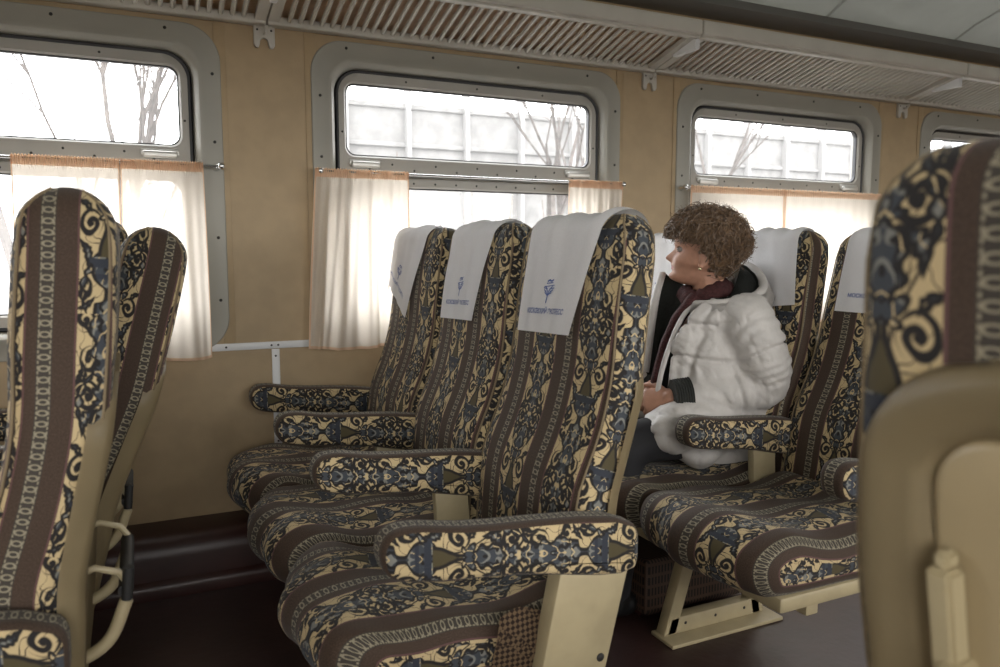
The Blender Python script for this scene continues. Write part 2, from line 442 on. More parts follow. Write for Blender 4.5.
# windows
def make_window(name, cx):
    root = empty(name, (cx, WY, 0)); tag(root, kind='structure')
    n = 10
    def L(d, r, y, x=.6725, z0=.80, z1=1.922): return [(px, y, pz) for px, pz in rrect(-x + d, x - d, z0 + d, z1 - d, r, n)]
    bm = NB()
    loft(bm, [L(0, .12, 0), L(0, .12, -.007), L(.003, .118, -.010), L(.052, .105, -.010), L(.060, .1, -.016), L(.072, .098, -.016), L(.084, .094, -.004), L(.092, .09, .03), L(.094, .09, .06)])
    for px, pz in [(-.54, 1.897), (-.2, 1.898), (.17, 1.898), (.5, 1.897), (-.64, 1.72), (-.64, 1.5), (.645, 1.76), (.645, 1.53), (.645, 1.2), (.645, .98), (-.64, 1.2), (-.64, .98), (-.4, .825), (0, .825), (.4, .825)]:
        ball(bm, (px, -.010, pz), (.0055, .004, .0055), 8, 1)
    obj('surround', bm, ['plate_grey', 'screw'], root)
    bm = NB(); lp = rrect(-.578, .578, .894, 1.831, .088, n)
    a = [[(x, .03, z) for x, z in rrect(-.580, .580, .892, 1.833, .09, n)], [(x, .018, z) for x, z in rrect(-.574, .574, .898, 1.827, .086, n)], [(x, .02, z) for x, z in rrect(-.566, .566, .906, 1.819, .08, n)], [(x, .05, z) for x, z in rrect(-.566, .566, .906, 1.819, .08, n)]]
    loft(bm, a); obj('rubber_seal', bm, 'rubber', root)
    def sash(nm, xo, z0, z1, ro, xi, g0, g1, ri, y, screws, **kw):
        bm = NB()
        O = rrect(-xo, xo, z0, z1, ro, n, **kw); I = rrect(-xi, xi, g0, g1, ri, n)
        O2 = rrect(-xo + .004, xo - .004, z0 + .004, z1 - .004, ro, n, **kw); I2 = rrect(-xi - .006, xi + .006, g0 - .006, g1 + .006, ri + .004, n)
        loft(bm, [[(x, y + .03, z) for x, z in O], [(x, y + .004, z) for x, z in O], [(x, y, z) for x, z in O2], [(x, y, z) for x, z in I2], [(x, y + .008, z) for x, z in I]])
        loft(bm, [[(x, y + .008, z) for x, z in I], [(x, y + .010, z) for x, z in rrect(-xi + .004, xi - .004, g0 + .004, g1 - .004, ri, n)], [(x, y + .03, z) for x, z in rrect(-xi + .004, xi - .004, g0 + .004, g1 - .004, ri, n)]], 2)
        for px, pz in screws: ball(bm, (px, y, pz), (.0042, .003, .0042), 8, 1)
        s = obj(nm, bm, ['rail_grey', 'screw', 'rubber'], root)
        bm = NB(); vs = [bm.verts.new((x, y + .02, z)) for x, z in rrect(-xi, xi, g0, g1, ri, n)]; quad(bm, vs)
        obj('glass_pane', bm, 'hazy_glass', s, 0)
        return s
    sc = [(-.45 + .09 * i, 1.475 + (.012 if i % 2 else -.008)) for i in range(11)] + [(-.3, 1.803), (0, 1.803), (.3, 1.803), (.553, 1.6), (-.553, 1.6)]
    up = sash('vent_sash', .570, 1.447, 1.824, .085, .538, 1.515, 1.781, .035, .022, sc, rb=.012)
    lo = sash('lower_sash', .570, .900, 1.441, .085, .538, .945, 1.400, .05, .030, [(-.45 + .09 * i, 1.418) for i in range(11)], rt=.012)
    bm = NB(); box(bm, (-.579, .046, 1.398), (.579, .07, 1.514)); box(bm, (-.579, .046, .89), (-.54, .07, 1.83)); box(bm, (.54, .046, .89), (.579, .07, 1.83)); box(bm, (-.579, .046, 1.783), (.579, .07, 1.835)); box(bm, (-.579, .046, .888), (.579, .07, .943)); obj('outer_frame', bm, 'rail_grey', root, 0)
    for sx in (-.47, .47):
        bm = NB(); box(bm, (sx - .055, -.004, 1.468), (sx + .055, .018, 1.492), .007, seg=3); box(bm, (sx - .06, .012, 1.478), (sx + .06, .024, 1.500), .003)
        obj('handle', bm, 'alu', up)
    return root
for i, x in enumerate(wins): make_window('window_%d' % (i + 1), x)

# curtain rods
side_words = ['the leftmost window', 'the second window from the left', 'the third window, by the woman', 'the far right window']
for i, x in enumerate(wins[:3]):
    root = empty('curtain_rod', (x, WY - .062, 1.443))
    tag(root, 'thin steel curtain rod with knob ends across ' + side_words[i], 'curtain rod', 'curtain rods on the window wall')
    bm = NB(); tube(bm, [(-.655, 0, 0), (.655, 0, 0)], .0045, 8); obj('rod', bm, 'chrome', root)
    for s in (-1, 1):
        bm = NB(); ball(bm, (s * .658, 0, 0), .013, 12); tube(bm, [(s * .645, 0, 0), (s * .645, .035, 0), (s * .645, .052, 0)], [.006, .006, .014], 10)
        obj('rod_end', bm, 'chrome', root)

# curtains
def curtain(x0, x1, xb0, xb1, zb, label, amp, nf, seed, skew=0, dy=0):
    rnd = random.Random(seed); ph = [rnd.random() * 6.28 for _ in range(4)]
    Y = WY - .062 + dy; nu = 140; nv = 44; zt = 1.452
    root = empty('curtain', ((x0 + x1) / 2, Y, zb)); tag(root, label, 'curtain', 'peach sheer curtains')
    def P(u, v):   # v 0 top .. 1 bottom
        bu = u + .035 * math.sin(u * 11 + ph[0]) * v
        x = (x0 + (x1 - x0) * u) * (1 - v) + (xb0 + (xb1 - xb0) * bu) * v
        a = amp * (.25 + .75 * smoothstep(0, .35, v))
        f = math.sin(u * nf * 6.283 + ph[1] + 1.1 * math.sin(v * 2 + ph[2])) * .6 + math.sin(u * nf * 2.3 * 6.283 + ph[3] + v) * .28
        g = .004 * math.sin(u * 300) * max(0, 1 - v * 12)
        y = Y + a * f + g - .004
        z = zt - (zt - zb) * v + .006 * math.sin(u * 7 + ph[0]) * v + skew * u * v + (.003 * math.sin(u * 210 + ph[2]) if v < .01 else 0)
        return Vector((x, y, z)) - root.location
    bm = NB(); loft(bm, [[P(i / nu, j / nv) for i in range(nu + 1)] for j in range(nv + 1)], close=False)
    obj('cloth', bm, 'sheer_peach', root, 60)
    bm = NB(); off = Vector((0, -.0025, 0))
    loft(bm, [[P(i / nu, j * .012) + off for i in range(nu + 1)] for j in range(5)], close=False)
    obj('top_hem', bm, 'sheer_hem', root, 60)
    for uu in ((0, .014), (.986, 1)):
        bm = NB(); loft(bm, [[P(uu[0] + (uu[1] - uu[0]) * i / 3, j / nv) + off for i in range(4)] for j in range(nv + 1)], close=False)
        obj('side_hem', bm, 'sheer_hem', root, 60)
    bm = NB(); loft(bm, [[P(i / nu, .985 + j * .005) + off for i in range(nu + 1)] for j in range(4)], close=False)
    obj('bottom_hem', bm, 'sheer_hem', root, 60)
curtain(-.322, -.020, -.335, -.03, .785, 'peach sheer curtain on the leftmost window, left panel behind the tilted seat backs', .007, 4, 1)
curtain(-.018, .235, -.026, .250, .782, 'peach sheer curtain on the leftmost window, right panel ending beside the plain wall', .007, 3, 2)
curtain(.612, .965, .560, .965, .79, 'gathered peach curtain drawn to the left side of the middle window', .02, 4, 3)
curtain(1.672, 1.945, 1.68, 1.93, .79, 'narrow peach curtain drawn to the right side of the middle window', .016, 4, 4)
curtain(2.312, 2.885, 2.30, 2.89, .79, 'peach curtain behind the woman, left panel of the third window', .007, 5, 5)
curtain(2.887, 3.57, 2.894, 3.57, .79, 'peach curtain right of the woman, right panel of the third window', .007, 5, 6)

# luggage rack
PX = [W2X - PITCH / 2 + PITCH * k - .0 for k in (-1, 0, 1, 2, 3)]
RY0, RZ0, RY1, RZ1 = WY - .015, 1.955, 2.56, 2.033
def rack(x0, x1, label):
    root = empty('luggage_rack', ((x0 + x1) / 2, WY, RZ0)); tag(root, label, 'luggage rack', 'luggage rack sections above the windows')
    hx = (x1 - x0) / 2 - .002
    dy, dz, oy = RY1 - RY0, RZ1 - RZ0, RY0 - WY
    bm = NB(); box(bm, (-hx, oy - .035, -.018), (hx, oy + .012, .014), .006, seg=3); obj('wall_rail', bm, 'white_paint', root)
    bm = NB(); box(bm, (-hx, oy + dy - .02, dz - .012), (hx, oy + dy + .012, dz + .045), .008, seg=3)
    box(bm, (-hx, oy + dy - .004, dz - .022), (hx, oy + dy + .03, dz - .008), .003); obj('front_rail', bm, 'white_paint', root)
    bm = NB(); n = int(2 * hx / .0368)
    for i in range(1, n):
        x = -hx + 2 * hx * i / n
        if abs(abs(x) - hx) < .05: continue
        tube(bm, [(x, oy - .03, .0), (x, oy - .045, .006), (x, oy + dy + .02, dz), (x, oy + dy + .005, dz + .006)], [(.0085, .0085)] * 4, 6)
    obj('slat_panel', bm, 'white_paint', root, 50)
    bm = NB(); v = [bm.verts.new(p) for p in ((-hx, oy, .018), (hx, oy, .018), (hx, oy + dy, dz + .016), (-hx, oy + dy, dz + .016))]; quad(bm, v)
    bmesh.ops.solidify(bm, geom=bm.faces[:], thickness=.006); obj('shelf_panel', bm, 'hardboard', root, 0)
racks = ['luggage rack section over the leftmost window', 'slatted luggage rack section over the middle window', 'slatted luggage rack section over the third window', 'luggage rack section at far right beyond the third bracket']
for i in range(4): rack(PX[i], PX[i + 1], racks[i])
hooks = ['white coat hook plate on the wall between the leftmost and middle windows', 'white coat hook plate on the wall right of the middle window', 'white coat hook plate on the wall right of the third window']
for i in range(3):
    x = PX[i + 1]
    root = empty('rack_bracket', (x, WY, RZ0))
    tag(root, ['white rack bracket above the hook left of the middle window', 'white rack bracket above the hook right of the middle window', 'white rack bracket above the hook right of the third window'][i], 'bracket', 'luggage rack brackets')
    bm = NB()
    ang = math.atan2(RZ1 - RZ0, RY1 - RY0)
    dy, dz = RY1 - RY0, RZ1 - RZ0
    for sx in (-.022, .022):
        a = [(sx - .019, -.03, -.012), (sx + .019, -.03, -.012), (sx + .019, dy - .02, dz - .014), (sx - .019, dy - .02, dz - .014)]
        vs = [bm.verts.new(p) for p in a] + [bm.verts.new((p[0], p[1], p[2] + .02)) for p in a]
        for q in ((0, 1, 2, 3), (7, 6, 5, 4), (0, 4, 5, 1), (1, 5, 6, 2), (2, 6, 7, 3), (3, 7, 4, 0)): quad(bm, [vs[t] for t in q])
    bmesh.ops.recalc_face_normals(bm, faces=bm.faces[:])
    obj('arm', bm, 'white_paint', root, 0)
    bm = NB(); box(bm, (-.012, dy * .55, dz * .55 - .028), (.012, dy - .0, dz - .012), .003)
    obj('light_bar', bm, 'white_trim', root)
    hk = empty('coat_hook', (x - .005, WY, 1.865)); tag(hk, hooks[i], 'coat hook', 'coat hook plates under the rack')
    bm = NB()
    out = [(-.036, .088), (-.036, .010), (-.030, 0), (-.020, 0), (-.016, .012), (-.014, .024), (-.007, .032), (.001, .034), (.009, .030), (.013, .022), (.015, .010), (.018, 0), (.030, 0), (.036, .010), (.036, .088)]
    extrude_poly(bm, out, -.016, 0, bev=.002); obj('plate', bm, 'white_paint', hk)
    for px, pz in ((-.024, .06), (.024, .06)):
        bm = NB(); ball(bm, (px, -.016, pz), (.004, .002, .004), 8); obj('screw', bm, 'screw', hk)
    bm = NB(); tube(bm, [(0, -.012, .05), (0, -.035, .045), (0, -.045, .055), (0, -.048, .068)], [.005, .005, .005, .007], 8); box(bm, (-.03, -.02, .07), (.03, 0, .088), .004)
    obj('peg', bm, 'white_paint', hk)
# ---------- seats ----------
PROF = [(.30, .03, .085), (.40, .038, .095), (.50, .045, .100), (.58, .051, .103), (.66, .063, .100), (.74, .095, .090), (.80, .116, .086), (.90, .140, .088), (1.015, .153, .092), (1.10, .164, .092), (1.17, .174, .090), (1.20, .178, .088)]
BH = .24                # half width of a backrest
class Back:
    """side profile of one backrest, local: x to the rear, z up, hinge at z=.42"""
    def __init__(s, tilt=0, thick=1, low=0):
        s.tilt = tilt; N = 60; s.sp = []
        c, sn = math.cos(tilt), math.sin(tilt)
        for i in range(N + 1):
            z = .30 + (1.20 - .30) * i / N
            xf, th = cat_tab(PROF, z)
            x = xf + th / 2; th *= thick; dz = (z - .42) * (1 - low)
            s.sp.append((x * c + dz * sn, .42 - x * sn + dz * c, th / 2))
        s.S = [0]
        for a, b in zip(s.sp, s.sp[1:]): s.S.append(s.S[-1] + math.hypot(b[0] - a[0], b[1] - a[1]))
        s.L = s.S[-1]; s.R = s.sp[-1][2]
    def at(s, t):
        """centre, half thickness, tangent at arc length t (beyond L: the round top)"""
        if t > s.L:
            a = s.sp[-1]; b = s.sp[-3]; T = Vector((a[0] - b[0], 0, a[1] - b[1])).normalized(); k = t - s.L
            return Vector((a[0], 0, a[1])) + T * k, a[2] * math.sqrt(max(0, 1 - (k / s.R) ** 2)), T
        i = 0
        while i < len(s.S) - 2 and s.S[i + 1] < t: i += 1
        f = (t - s.S[i]) / (s.S[i + 1] - s.S[i]); a, b = s.sp[i], s.sp[i + 1]
        i0, i1 = max(0, i - 1), min(len(s.sp) - 1, i + 2)
        T = Vector((s.sp[i1][0] - s.sp[i0][0], 0, s.sp[i1][1] - s.sp[i0][1])).normalized()
        return Vector((a[0] + (b[0] - a[0]) * f, 0, a[1] + (b[1] - a[1]) * f)), a[2] + (b[2] - a[2]) * f, T
    def width(s, t):
        q = max(0, (t - (s.L + s.R - .075)) / .075)
        return BH - .075 * (1 - math.sqrt(max(0, 1 - q * q))) - .012 * smoothstep(.5, .9, t)
    def surf(s, q, y, off):
        """point on the skin: q = signed path from the crown (negative down the front, positive down the rear)"""
        cap = s.R * PI / 2
        if abs(q) < cap:
            a = q / s.R; c, h, T = s.at(s.L); Nn = Vector((T.z, 0, -T.x))
            e = .010 * (1 - (y / BH) ** 2) * max(0, -math.sin(a))
            p = c + T * (math.cos(a) * (s.R + off)) + Nn * (math.sin(a) * (s.R + off + e))
        else:
            c, h, T = s.at(s.L - (abs(q) - cap)); Nn = Vector((T.z, 0, -T.x))
            p = c + Nn * (h + off + (.010 * (1 - (y / BH) ** 2) if q < 0 else 0)) * (1 if q > 0 else -1)
        return Vector((p.x, y, p.z))
def backrest(parent, yc, tilt=0, pf=.14, ps=.145, pr=.14, pv=0, shell_top=.66, label=None, pipe=True, thick=1, low=0, sidescale=1):
    bk = Back(tilt, thick, low)
    ts = [bk.L * i / 40 for i in range(41)] + [bk.L + bk.R * math.sin(PI / 2 * k / 8) for k in range(1, 9)]
    nf, nc, ns = 12, 4, 4
    bm = NB(); uvl = bm.loops.layers.uv.new('UV')
    rings = []; info = None
    for t in ts:
        c, h, T = bk.at(t); Nn = Vector((T.z, 0, -T.x)); w = bk.width(t)
        if h < .0015: h = .0015
        rc = min(.034, h * .85)
        pts = []; inf = []
        def add(y, d, U): pts.append((y, d)); inf.append(U)
        W = w - rc; D = h - rc
        # front from +y to -y
        for i in range(nf + 1):
            y = W - 2 * W * i / nf; add(y, -h - .010 * (1 - (y / BH) ** 2) * smoothstep(bk.L + bk.R, bk.L - .05, t), ('f', BH - y))
        for i in range(1, nc + 1):
            a = PI / 2 * i / nc; add(-W - rc * math.sin(a), -D - rc * math.cos(a), ('c1', a * rc))
        for i in range(1, ns + 1):
            add(-w, -D + 2 * D * i / ns, ('s', -D + 2 * D * i / ns))
        for i in range(1, nc + 1):
            a = PI / 2 * i / nc; add(-W - rc * math.cos(a), D + rc * math.sin(a), ('c2', a * rc))
        for i in range(1, nf + 1):
            y = -W + 2 * W * i / nf; add(y, h, ('r', BH - y))
        for i in range(1, nc + 1):
            a = PI / 2 * i / nc; add(W + rc * math.sin(a), D + rc * math.cos(a), ('c3', a * rc))
        for i in range(1, ns + 1):
            add(w, D - 2 * D * i / ns, ('t', D - 2 * D * i / ns))
        for i in range(1, nc):
            a = PI / 2 * i / nc; add(W + rc * math.cos(a), -D - rc * math.sin(a), ('c4', a * rc))
        rings.append([(bm.verts.new(c + Nn * d + Vector((0, yc + y, 0))), t, y, d) for y, d in pts])
        info = inf
    n = len(rings[0])
    i_f, i_c1, i_s, i_c2, i_r, i_c3 = nf, nf + nc, nf + nc + ns, nf + 2 * nc + ns, 2 * nf + 2 * nc + ns, 2 * nf + 3 * nc + ns
    def Uof(k, ring, j):
        v, t, y, d = ring[j % n]
        if k == 'f': return pf + BH - y + max(0, d + .03)
        if k == 'r': return pr + BH - y
        return ps + d * (sidescale if k == 's' else 1)
    for a, b in zip(rings, rings[1:]):
        for j in range(n):
            k = 'f' if (j < i_f + nc // 2 or j >= n - nc // 2) else 's' if j < i_s + nc // 2 else 'r' if j < i_r + nc // 2 else 't'
            q = (a[j], a[(j + 1) % n], b[(j + 1) % n], b[j]); idx = (j, j + 1, j + 1, j); rr = (a, a, b, b)
            f = quad(bm, [x[0] for x in q])
            if f:
                for lp, r_, i_ in zip(f.loops, rr, idx):
                    lp[uvl].uv = (Uof(k, r_, i_), r_[0][1] + pv)
    quad(bm, [x[0] for x in rings[-1]]); quad(bm, [x[0] for x in rings[0]][::-1])
    bmesh.ops.recalc_face_normals(bm, faces=bm.faces[:])
    o = obj('backrest', bm, 'tapestry', parent, 60)
    if label: o['label'] = label
    if pipe:
        for sgn in (-1, 1):
            for fr in (-1, 1):
                pts = []
                for t in ts[2:-1:2]:
                    c, h, T = bk.at(t); Nn = Vector((T.z, 0, -T.x)); w = bk.width(t); rc = min(.034, h * .85); kk = rc * .293
                    pts.append(c + Nn * fr * (h - kk + (.004 if fr < 0 else 0)) + Vector((0, yc + sgn * (w - kk), 0)))
                bm = NB(); tube(bm, pts, .0024, 6); obj('piping', bm, 'brown_piping', o)
    return bk, o
def rear_shell(parent, bk, yc, top, res=1, recess=False):
    """moulded shell hugging the back and its rear edges"""
    ns, ny = 46 * res, 30 * res
    bm = NB(); rows = []
    wmax = BH - (.024 if recess else -.006)
    t0 = .01
    for i in range(ns + 1):
        t = t0 + (top - t0) * i / ns
        c, h, T = bk.at(t); Nn = Vector((T.z, 0, -T.x))
        q = max(0, (t - (top - .10)) / .10); w = wmax - .10 * (1 - math.sqrt(max(0, 1 - q * q)))
        row = []
        for j in range(ny + 1):
            f = -1 + 2 * j / ny
            # flat rear with a rounded rim that wraps forward
            e = abs(f)
            if e < .86: y = f / .86 * (w - .022); d = h + (.016 if recess else .007)
            else:
                a = (e - .86) / .14 * PI / 2 * 1.0
                y = math.copysign(w - .022 + .022 * math.sin(a), f); d = h + (.016 if recess else .007) - (.044 if recess else .036) * (1 - math.cos(a))
            # raised border, sunk field
            if recess:
                dy = max(0, abs(y) - (w - .111)); dt = max(0, t - (top - .046 - .05))
                rr = math.hypot(dy, dt) if dy and dt else max(dy, dt)
                d -= .015 * (1 - smoothstep(.040, .056, rr))
                d += .006 * smoothstep(.055, .085, rr) * (1 - smoothstep(.095, .14, rr))
            row.append(c + Nn * d + Vector((0, yc + y, 0)))
        rows.append(row)
    # round over the top edge
    last = rows[-1]; c, h, T = bk.at(top); Nn = Vector((T.z, 0, -T.x))
    rows.append([p + T * .004 - Nn * .006 for p in last]); rows.append([p + T * .002 - Nn * .02 for p in last])
    loft(bm, rows, close=False)
    bmesh.ops.solidify(bm, geom=bm.faces[:], thickness=.003)
    bmesh.ops.recalc_face_normals(bm, faces=bm.faces[:])
    return obj('rear_shell', bm, 'shell_beige', parent, 50)
def pad(outline, y0, y1, r, U_top, U_side, ny=10, crown=0, wob=None, vscale=1, parent=None, name='pad', mats='tapestry', top_normal=.35):
    """cushion-like body: closed XZ outline pushed along Y with rounded flanks and cloth UVs"""
    bm = NB(); uvl = bm.loops.layers.uv.new('UV'); n = len(outline)
    P = [Vector((x, z)) for x, z in outline]
    area = sum(P[i].x * P[(i + 1) % n].y - P[(i + 1) % n].x * P[i].y for i in range(n))
    sg = 1 if area > 0 else -1
    Nn = []
    for i in range(n):
        t = (P[(i + 1) % n] - P[i - 1]).normalized(); Nn.append(Vector((-t.y, t.x)) * sg)    # inward
    Lc = [0]
    for i in range(n): Lc.append(Lc[-1] + (P[(i + 1) % n] - P[i]).length)
    steps = []
    for k in range(7):
        a = PI / 2 * k / 6; steps.append((y0 + r - r * math.cos(a) , r - r * math.sin(a)))
    mid = [(y0 + r + (y1 - y0 - 2 * r) * i / ny, 0) for i in range(1, ny)]
    full = [(s[0], s[1]) for s in steps] + mid + [(y0 + y1 - s[0], s[1]) for s in steps[::-1]]
    rings = []
    for y, e in full:
        ring = []
        f = 1 - (2 * (y - (y0 + y1) / 2) / (y1 - y0)) ** 2
        for i in range(n):
            p = P[i] + Nn[i] * e
            x, z = p.x, p.y
            out = -Nn[i]
            z += crown * f * max(0, out.y); x += crown * .6 * f * min(0, out.x)
            if wob: dx, dz = wob(x, y, z); x += dx; z += dz * max(0, out.y)
            ring.append(bm.verts.new((x, y, z)))
        rings.append(ring)
    flat = {}
    for (y, e), rg in zip(full, rings):
        if e > 0:
            a_ = math.acos(max(-1, min(1, 1 - (r - e) / r))) if False else math.asin(max(0, min(1, 1 - e / r)))
            ext = r * (PI / 2 - a_); y = (y0 + r - ext) if y < (y0 + y1) / 2 else (y1 - r + ext)
        for v in rg: flat[v] = y
    for a, b in zip(rings, rings[1:]):
        for i in range(n):
            f = quad(bm, (a[i], a[(i + 1) % n], b[(i + 1) % n], b[i]))
            if f:
                for lp in f.loops:
                    j = i if lp.vert in (a[i], b[i]) else i + 1
                    lp[uvl].uv = (U_top(flat[lp.vert]), Lc[j])
    for rg in (rings[0], rings[-1]):
        # flank: inset rings toward the centroid line so the stripes follow the outline
        f = quad(bm, rg)
        if f:
            for lp in f.loops: lp[uvl].uv = (U_side(lp.vert.co.z), lp.vert.co.x)
    bmesh.ops.recalc_face_normals(bm, faces=bm.faces[:])
    if U_top is not U_side:
        bm.normal_update()
        for f in bm.faces:
            if abs(f.normal.y) > .75 and len(f.verts) == 4 and name != 'cushion':
                for lp in f.loops: lp[uvl].uv = (U_side(lp.vert.co.z), lp.vert.co.x)
    return obj(name, bm, mats, parent, 70)
def smooth_closed(pts, n=8):
    """chord-length Catmull-Rom loop"""
    out = []; k = len(pts); V2 = [Vector(p) for p in pts]
    for i in range(k):
        p = [V2[(i + j - 1) % k] for j in range(4)]
        t = [0]
        for a, b in zip(p, p[1:]): t.append(t[-1] + max(1e-5, (b - a).length ** .5))
        for s in range(n):
            x = t[1] + (t[2] - t[1]) * s / n
            A = [p[j] * ((t[j + 1] - x) / (t[j + 1] - t[j])) + p[j + 1] * ((x - t[j]) / (t[j + 1] - t[j])) for j in range(3)]
            B = [A[j] * ((t[j + 2] - x) / (t[j + 2] - t[j])) + A[j + 1] * ((x - t[j]) / (t[j + 2] - t[j])) for j in range(2)]
            q = B[0] * ((t[2] - x) / (t[2] - t[1])) + B[1] * ((x - t[1]) / (t[2] - t[1]))
            out.append(tuple(q))
    return out
def cushion(parent, yc, xf, pf=.14, drop=.0, seed=0):
    o = smooth_closed([(.05, .455), (-.06, .452), (-.16, .452), (-.25 if xf > -.5 else -.30, .458), (xf + .12, .470), (xf + .055, .468), (xf + .015, .448), (xf, .415), (xf + .008, .375), (xf + .035, .345), (xf + .10, .335), (-.2, .33), (.03, .33), (.065, .39)], 6)
    rnd = random.Random(seed); p = [rnd.random() * 6 for _ in range(4)]
    def wob(x, y, z):
        return (.075 * abs((y - yc) / .252) ** 3.5 * smoothstep(xf + .25, xf, x) + .008 * math.sin(y * 26 + p[0]) * smoothstep(-.2, xf, x) + .004 * math.sin(y * 47 + p[3]) , .006 * math.sin(x * 23 + y * 9 + p[1]) + .004 * math.sin(y * 31 - x * 14 + p[2]))
    U = lambda y: pf + (yc + BH) - y
    Us = lambda z: .145 + (z - .385)
    return pad(o, yc - .252, yc + .252, .045, U, Us, ny=18, crown=.016, wob=wob, parent=parent, name='cushion')
def armrest(parent, yc, xf=-.362, xr=.15, slope=.13, pv=0, zt=.685, yw=.038):
    """padded arm; falls gently to the rear"""
    def Z(x): return zt - (x - xf) * slope
    h = .092
    o = []
    for x, dz in ((xr, 0), (xr * .3 + xf * .7, 0), (xf + .05, .002), (xf + .018, -.008), (xf + .002, -.030), (xf, -.055), (xf + .010, -.080), (xf + .035, -h), (xr * .5 + xf * .5, -h), (xr, -h), (xr + .012, -h * .5)):
        o.append((x, Z(x) + dz))
    o = smooth_closed(o, 5)
    U = lambda y: .052 + (y - yc) * .9
    def Us(z): return .145 + (z - .60) * 1.0
    bm_o = pad(o, yc - yw, yc + yw, .020, U, Us, ny=6, parent=parent, name='armrest')
    # side UVs follow the slope
    me = bm_o.data; uv = me.uv_layers['UV'].data
    for pl in me.polygons:
        if abs(pl.normal.y) > .75:
            for li in pl.loop_indices:
                c = me.vertices[me.loops[li].vertex_index].co
                uv[li].uv = (.145 + (c.z - (Z(c.x) - h * .52)) * 1.0, c.x + pv)
    return bm_o
def leg_frame(parent, y, front=-.45, rear=.0):
    bm = NB()
    t = .020
    box(bm, (front - .01, y - .075, .0), (rear + .03, y + .03, .012), .003)                 # foot plate
    bar = lambda a, b, w: extrude_poly(bm, [(a[0], a[1]), (a[0] + w, a[1]), (b[0] + w, b[1]), (b[0], b[1])], y - t, y + t, bev=.003)
    bar((front, .012), (front + .085, .285), .045)
    bar((rear - .045, .012), (rear - .10, .285), .045)
    extrude_poly(bm, [(front + .012, .012), (rear - .012, .012), (rear - .022, .062), (front + .028, .062)], y - t, y + t, bev=.003)
    extrude_poly(bm, [(front + .07, .25), (rear - .08, .25), (rear - .08, .285), (front + .08, .285)], y - t, y + t, bev=.003)
    for i in range(3): ball(bm, (front + .08 + (rear - front - .16) * i / 2, y - t, .04), (.005, .002, .005), 8, 1)
    return obj('leg_frame', bm, ['leg_paint', 'screw'], parent)
YC = [1.52, 2.03, 2.54]; ARM_Y = [1.238, 1.778, 2.288, 2.818]
def triple_seat(x0, label, tilts=(0, 0, 0), xf=-.46, arm_dx=0, sides=None, pvs=(0, .1, .22), footrests=False, side_flap=False, thick=1, low=0, arm_z=.685):
    root = empty('triple_seat', (x0, 0, 0)); tag(root, label, 'seat', 'rows of three train seats')
    bks = []
    words = ['aisle', 'middle', 'window']
    for i, yc in enumerate(YC):
        bk, o = backrest(root, yc, tilts[i], pf=.14, ps=(sides or (.145,) * 3)[i], pv=pvs[i], thick=thick, low=low, sidescale=(-1.35, 1.35, 1.35)[i] if thick > 1 else 1); bks.append(bk)
        sh = rear_shell(o, bk, yc, .66)
        cushion(root, yc, xf, pf=.175, seed=i + int(x0 * 10))
        bm = NB(); box(bm, (xf + .11, yc - .243, .300), (.06, yc + .243, .340), .010); obj('seat_base', bm, 'leg_paint', root)
        if footrests:
            c, h, T = bk.at(.16)
            bm = NB(); tube(bm, [(.235, yc - .13, .585), (.237, yc + .13, .585)], .012, 12)
            tube(bm, [(.236, yc - .13, .57), (.241, yc - .13, .625)], .009, 10)
            q = obj('footrest', bm, 'black_pad', root); q['label'] = 'black rubber foot bar'
            for s in (-1, 1):
                y = yc + s * .12; bm = NB()
                q5 = [cat_tab([(0, .14, .475), (1, .175, .478), (2, .21, .505), (3, .235, .565)], k / 4) for k in range(13)]
                tube(bm, [(x, y, z) for x, z in q5], .011, 10)
                tube(bm, [(.15, y, .615), (.19, y, .628), (.225, y, .615), (.238, y, .595)], .006, 8)
                q = obj('footrest_bracket', bm, 'leg_paint', root); q['label'] = 'curved beige footrest bracket'
    for k, y in enumerate(ARM_Y):
        armrest(root, y, -.362 + arm_dx, .15 + (0 if k == 0 else -.03), pv=k * .13, zt=arm_z)
        if k == 0:
            bm = NB()
            extrude_poly(bm, [(-.010, .575), (.142, .545), (.13, .50), (.060, .22), (-.085, .22)], y - .028, y + .018, bev=.004)
            ball(bm, (.075, y - .028, .36), (.009, .004, .009), 10, 1)
            obj('arm_support', bm, ['leg_paint', 'screw'], root)
        else:
            bm = NB(); extrude_poly(bm, [(-.06, .57), (.03, .56), (.05, .27), (-.04, .27)], y - .014, y + .014, bev=.004)
            obj('arm_support', bm, ['leg_paint'], root)
    if side_flap:
        bm = NB()
        rows = []
        for i in range(9):
            f = i / 8; x = -.125 + .125 * f
            rows.append([(x - .03 * (1 - g / 6) * (1 - f), ARM_Y[0] + .012 + .012 * math.sin(g + f * 3) * .4, .30 + (.165 + .012 * math.sin(f * 5)) * g / 6) for g in range(7)])
        loft(bm, rows, close=False); bmesh.ops.solidify(bm, geom=bm.faces[:], thickness=.006)
        q = obj('side_flap', bm, 'woven_check', root); q['label'] = 'brown and cream woven check cloth flap'
    leg_frame(root, ARM_Y[1], xf + .15); leg_frame(root, ARM_Y[2] + .2, xf + .15)
    bm = NB()
    for x in (-.30, -.02): box(bm, (x - .02, 1.30, .265), (x + .02, 2.78, .302), .003)
    obj('cross_rail', bm, 'leg_paint', root)
    return root, bks
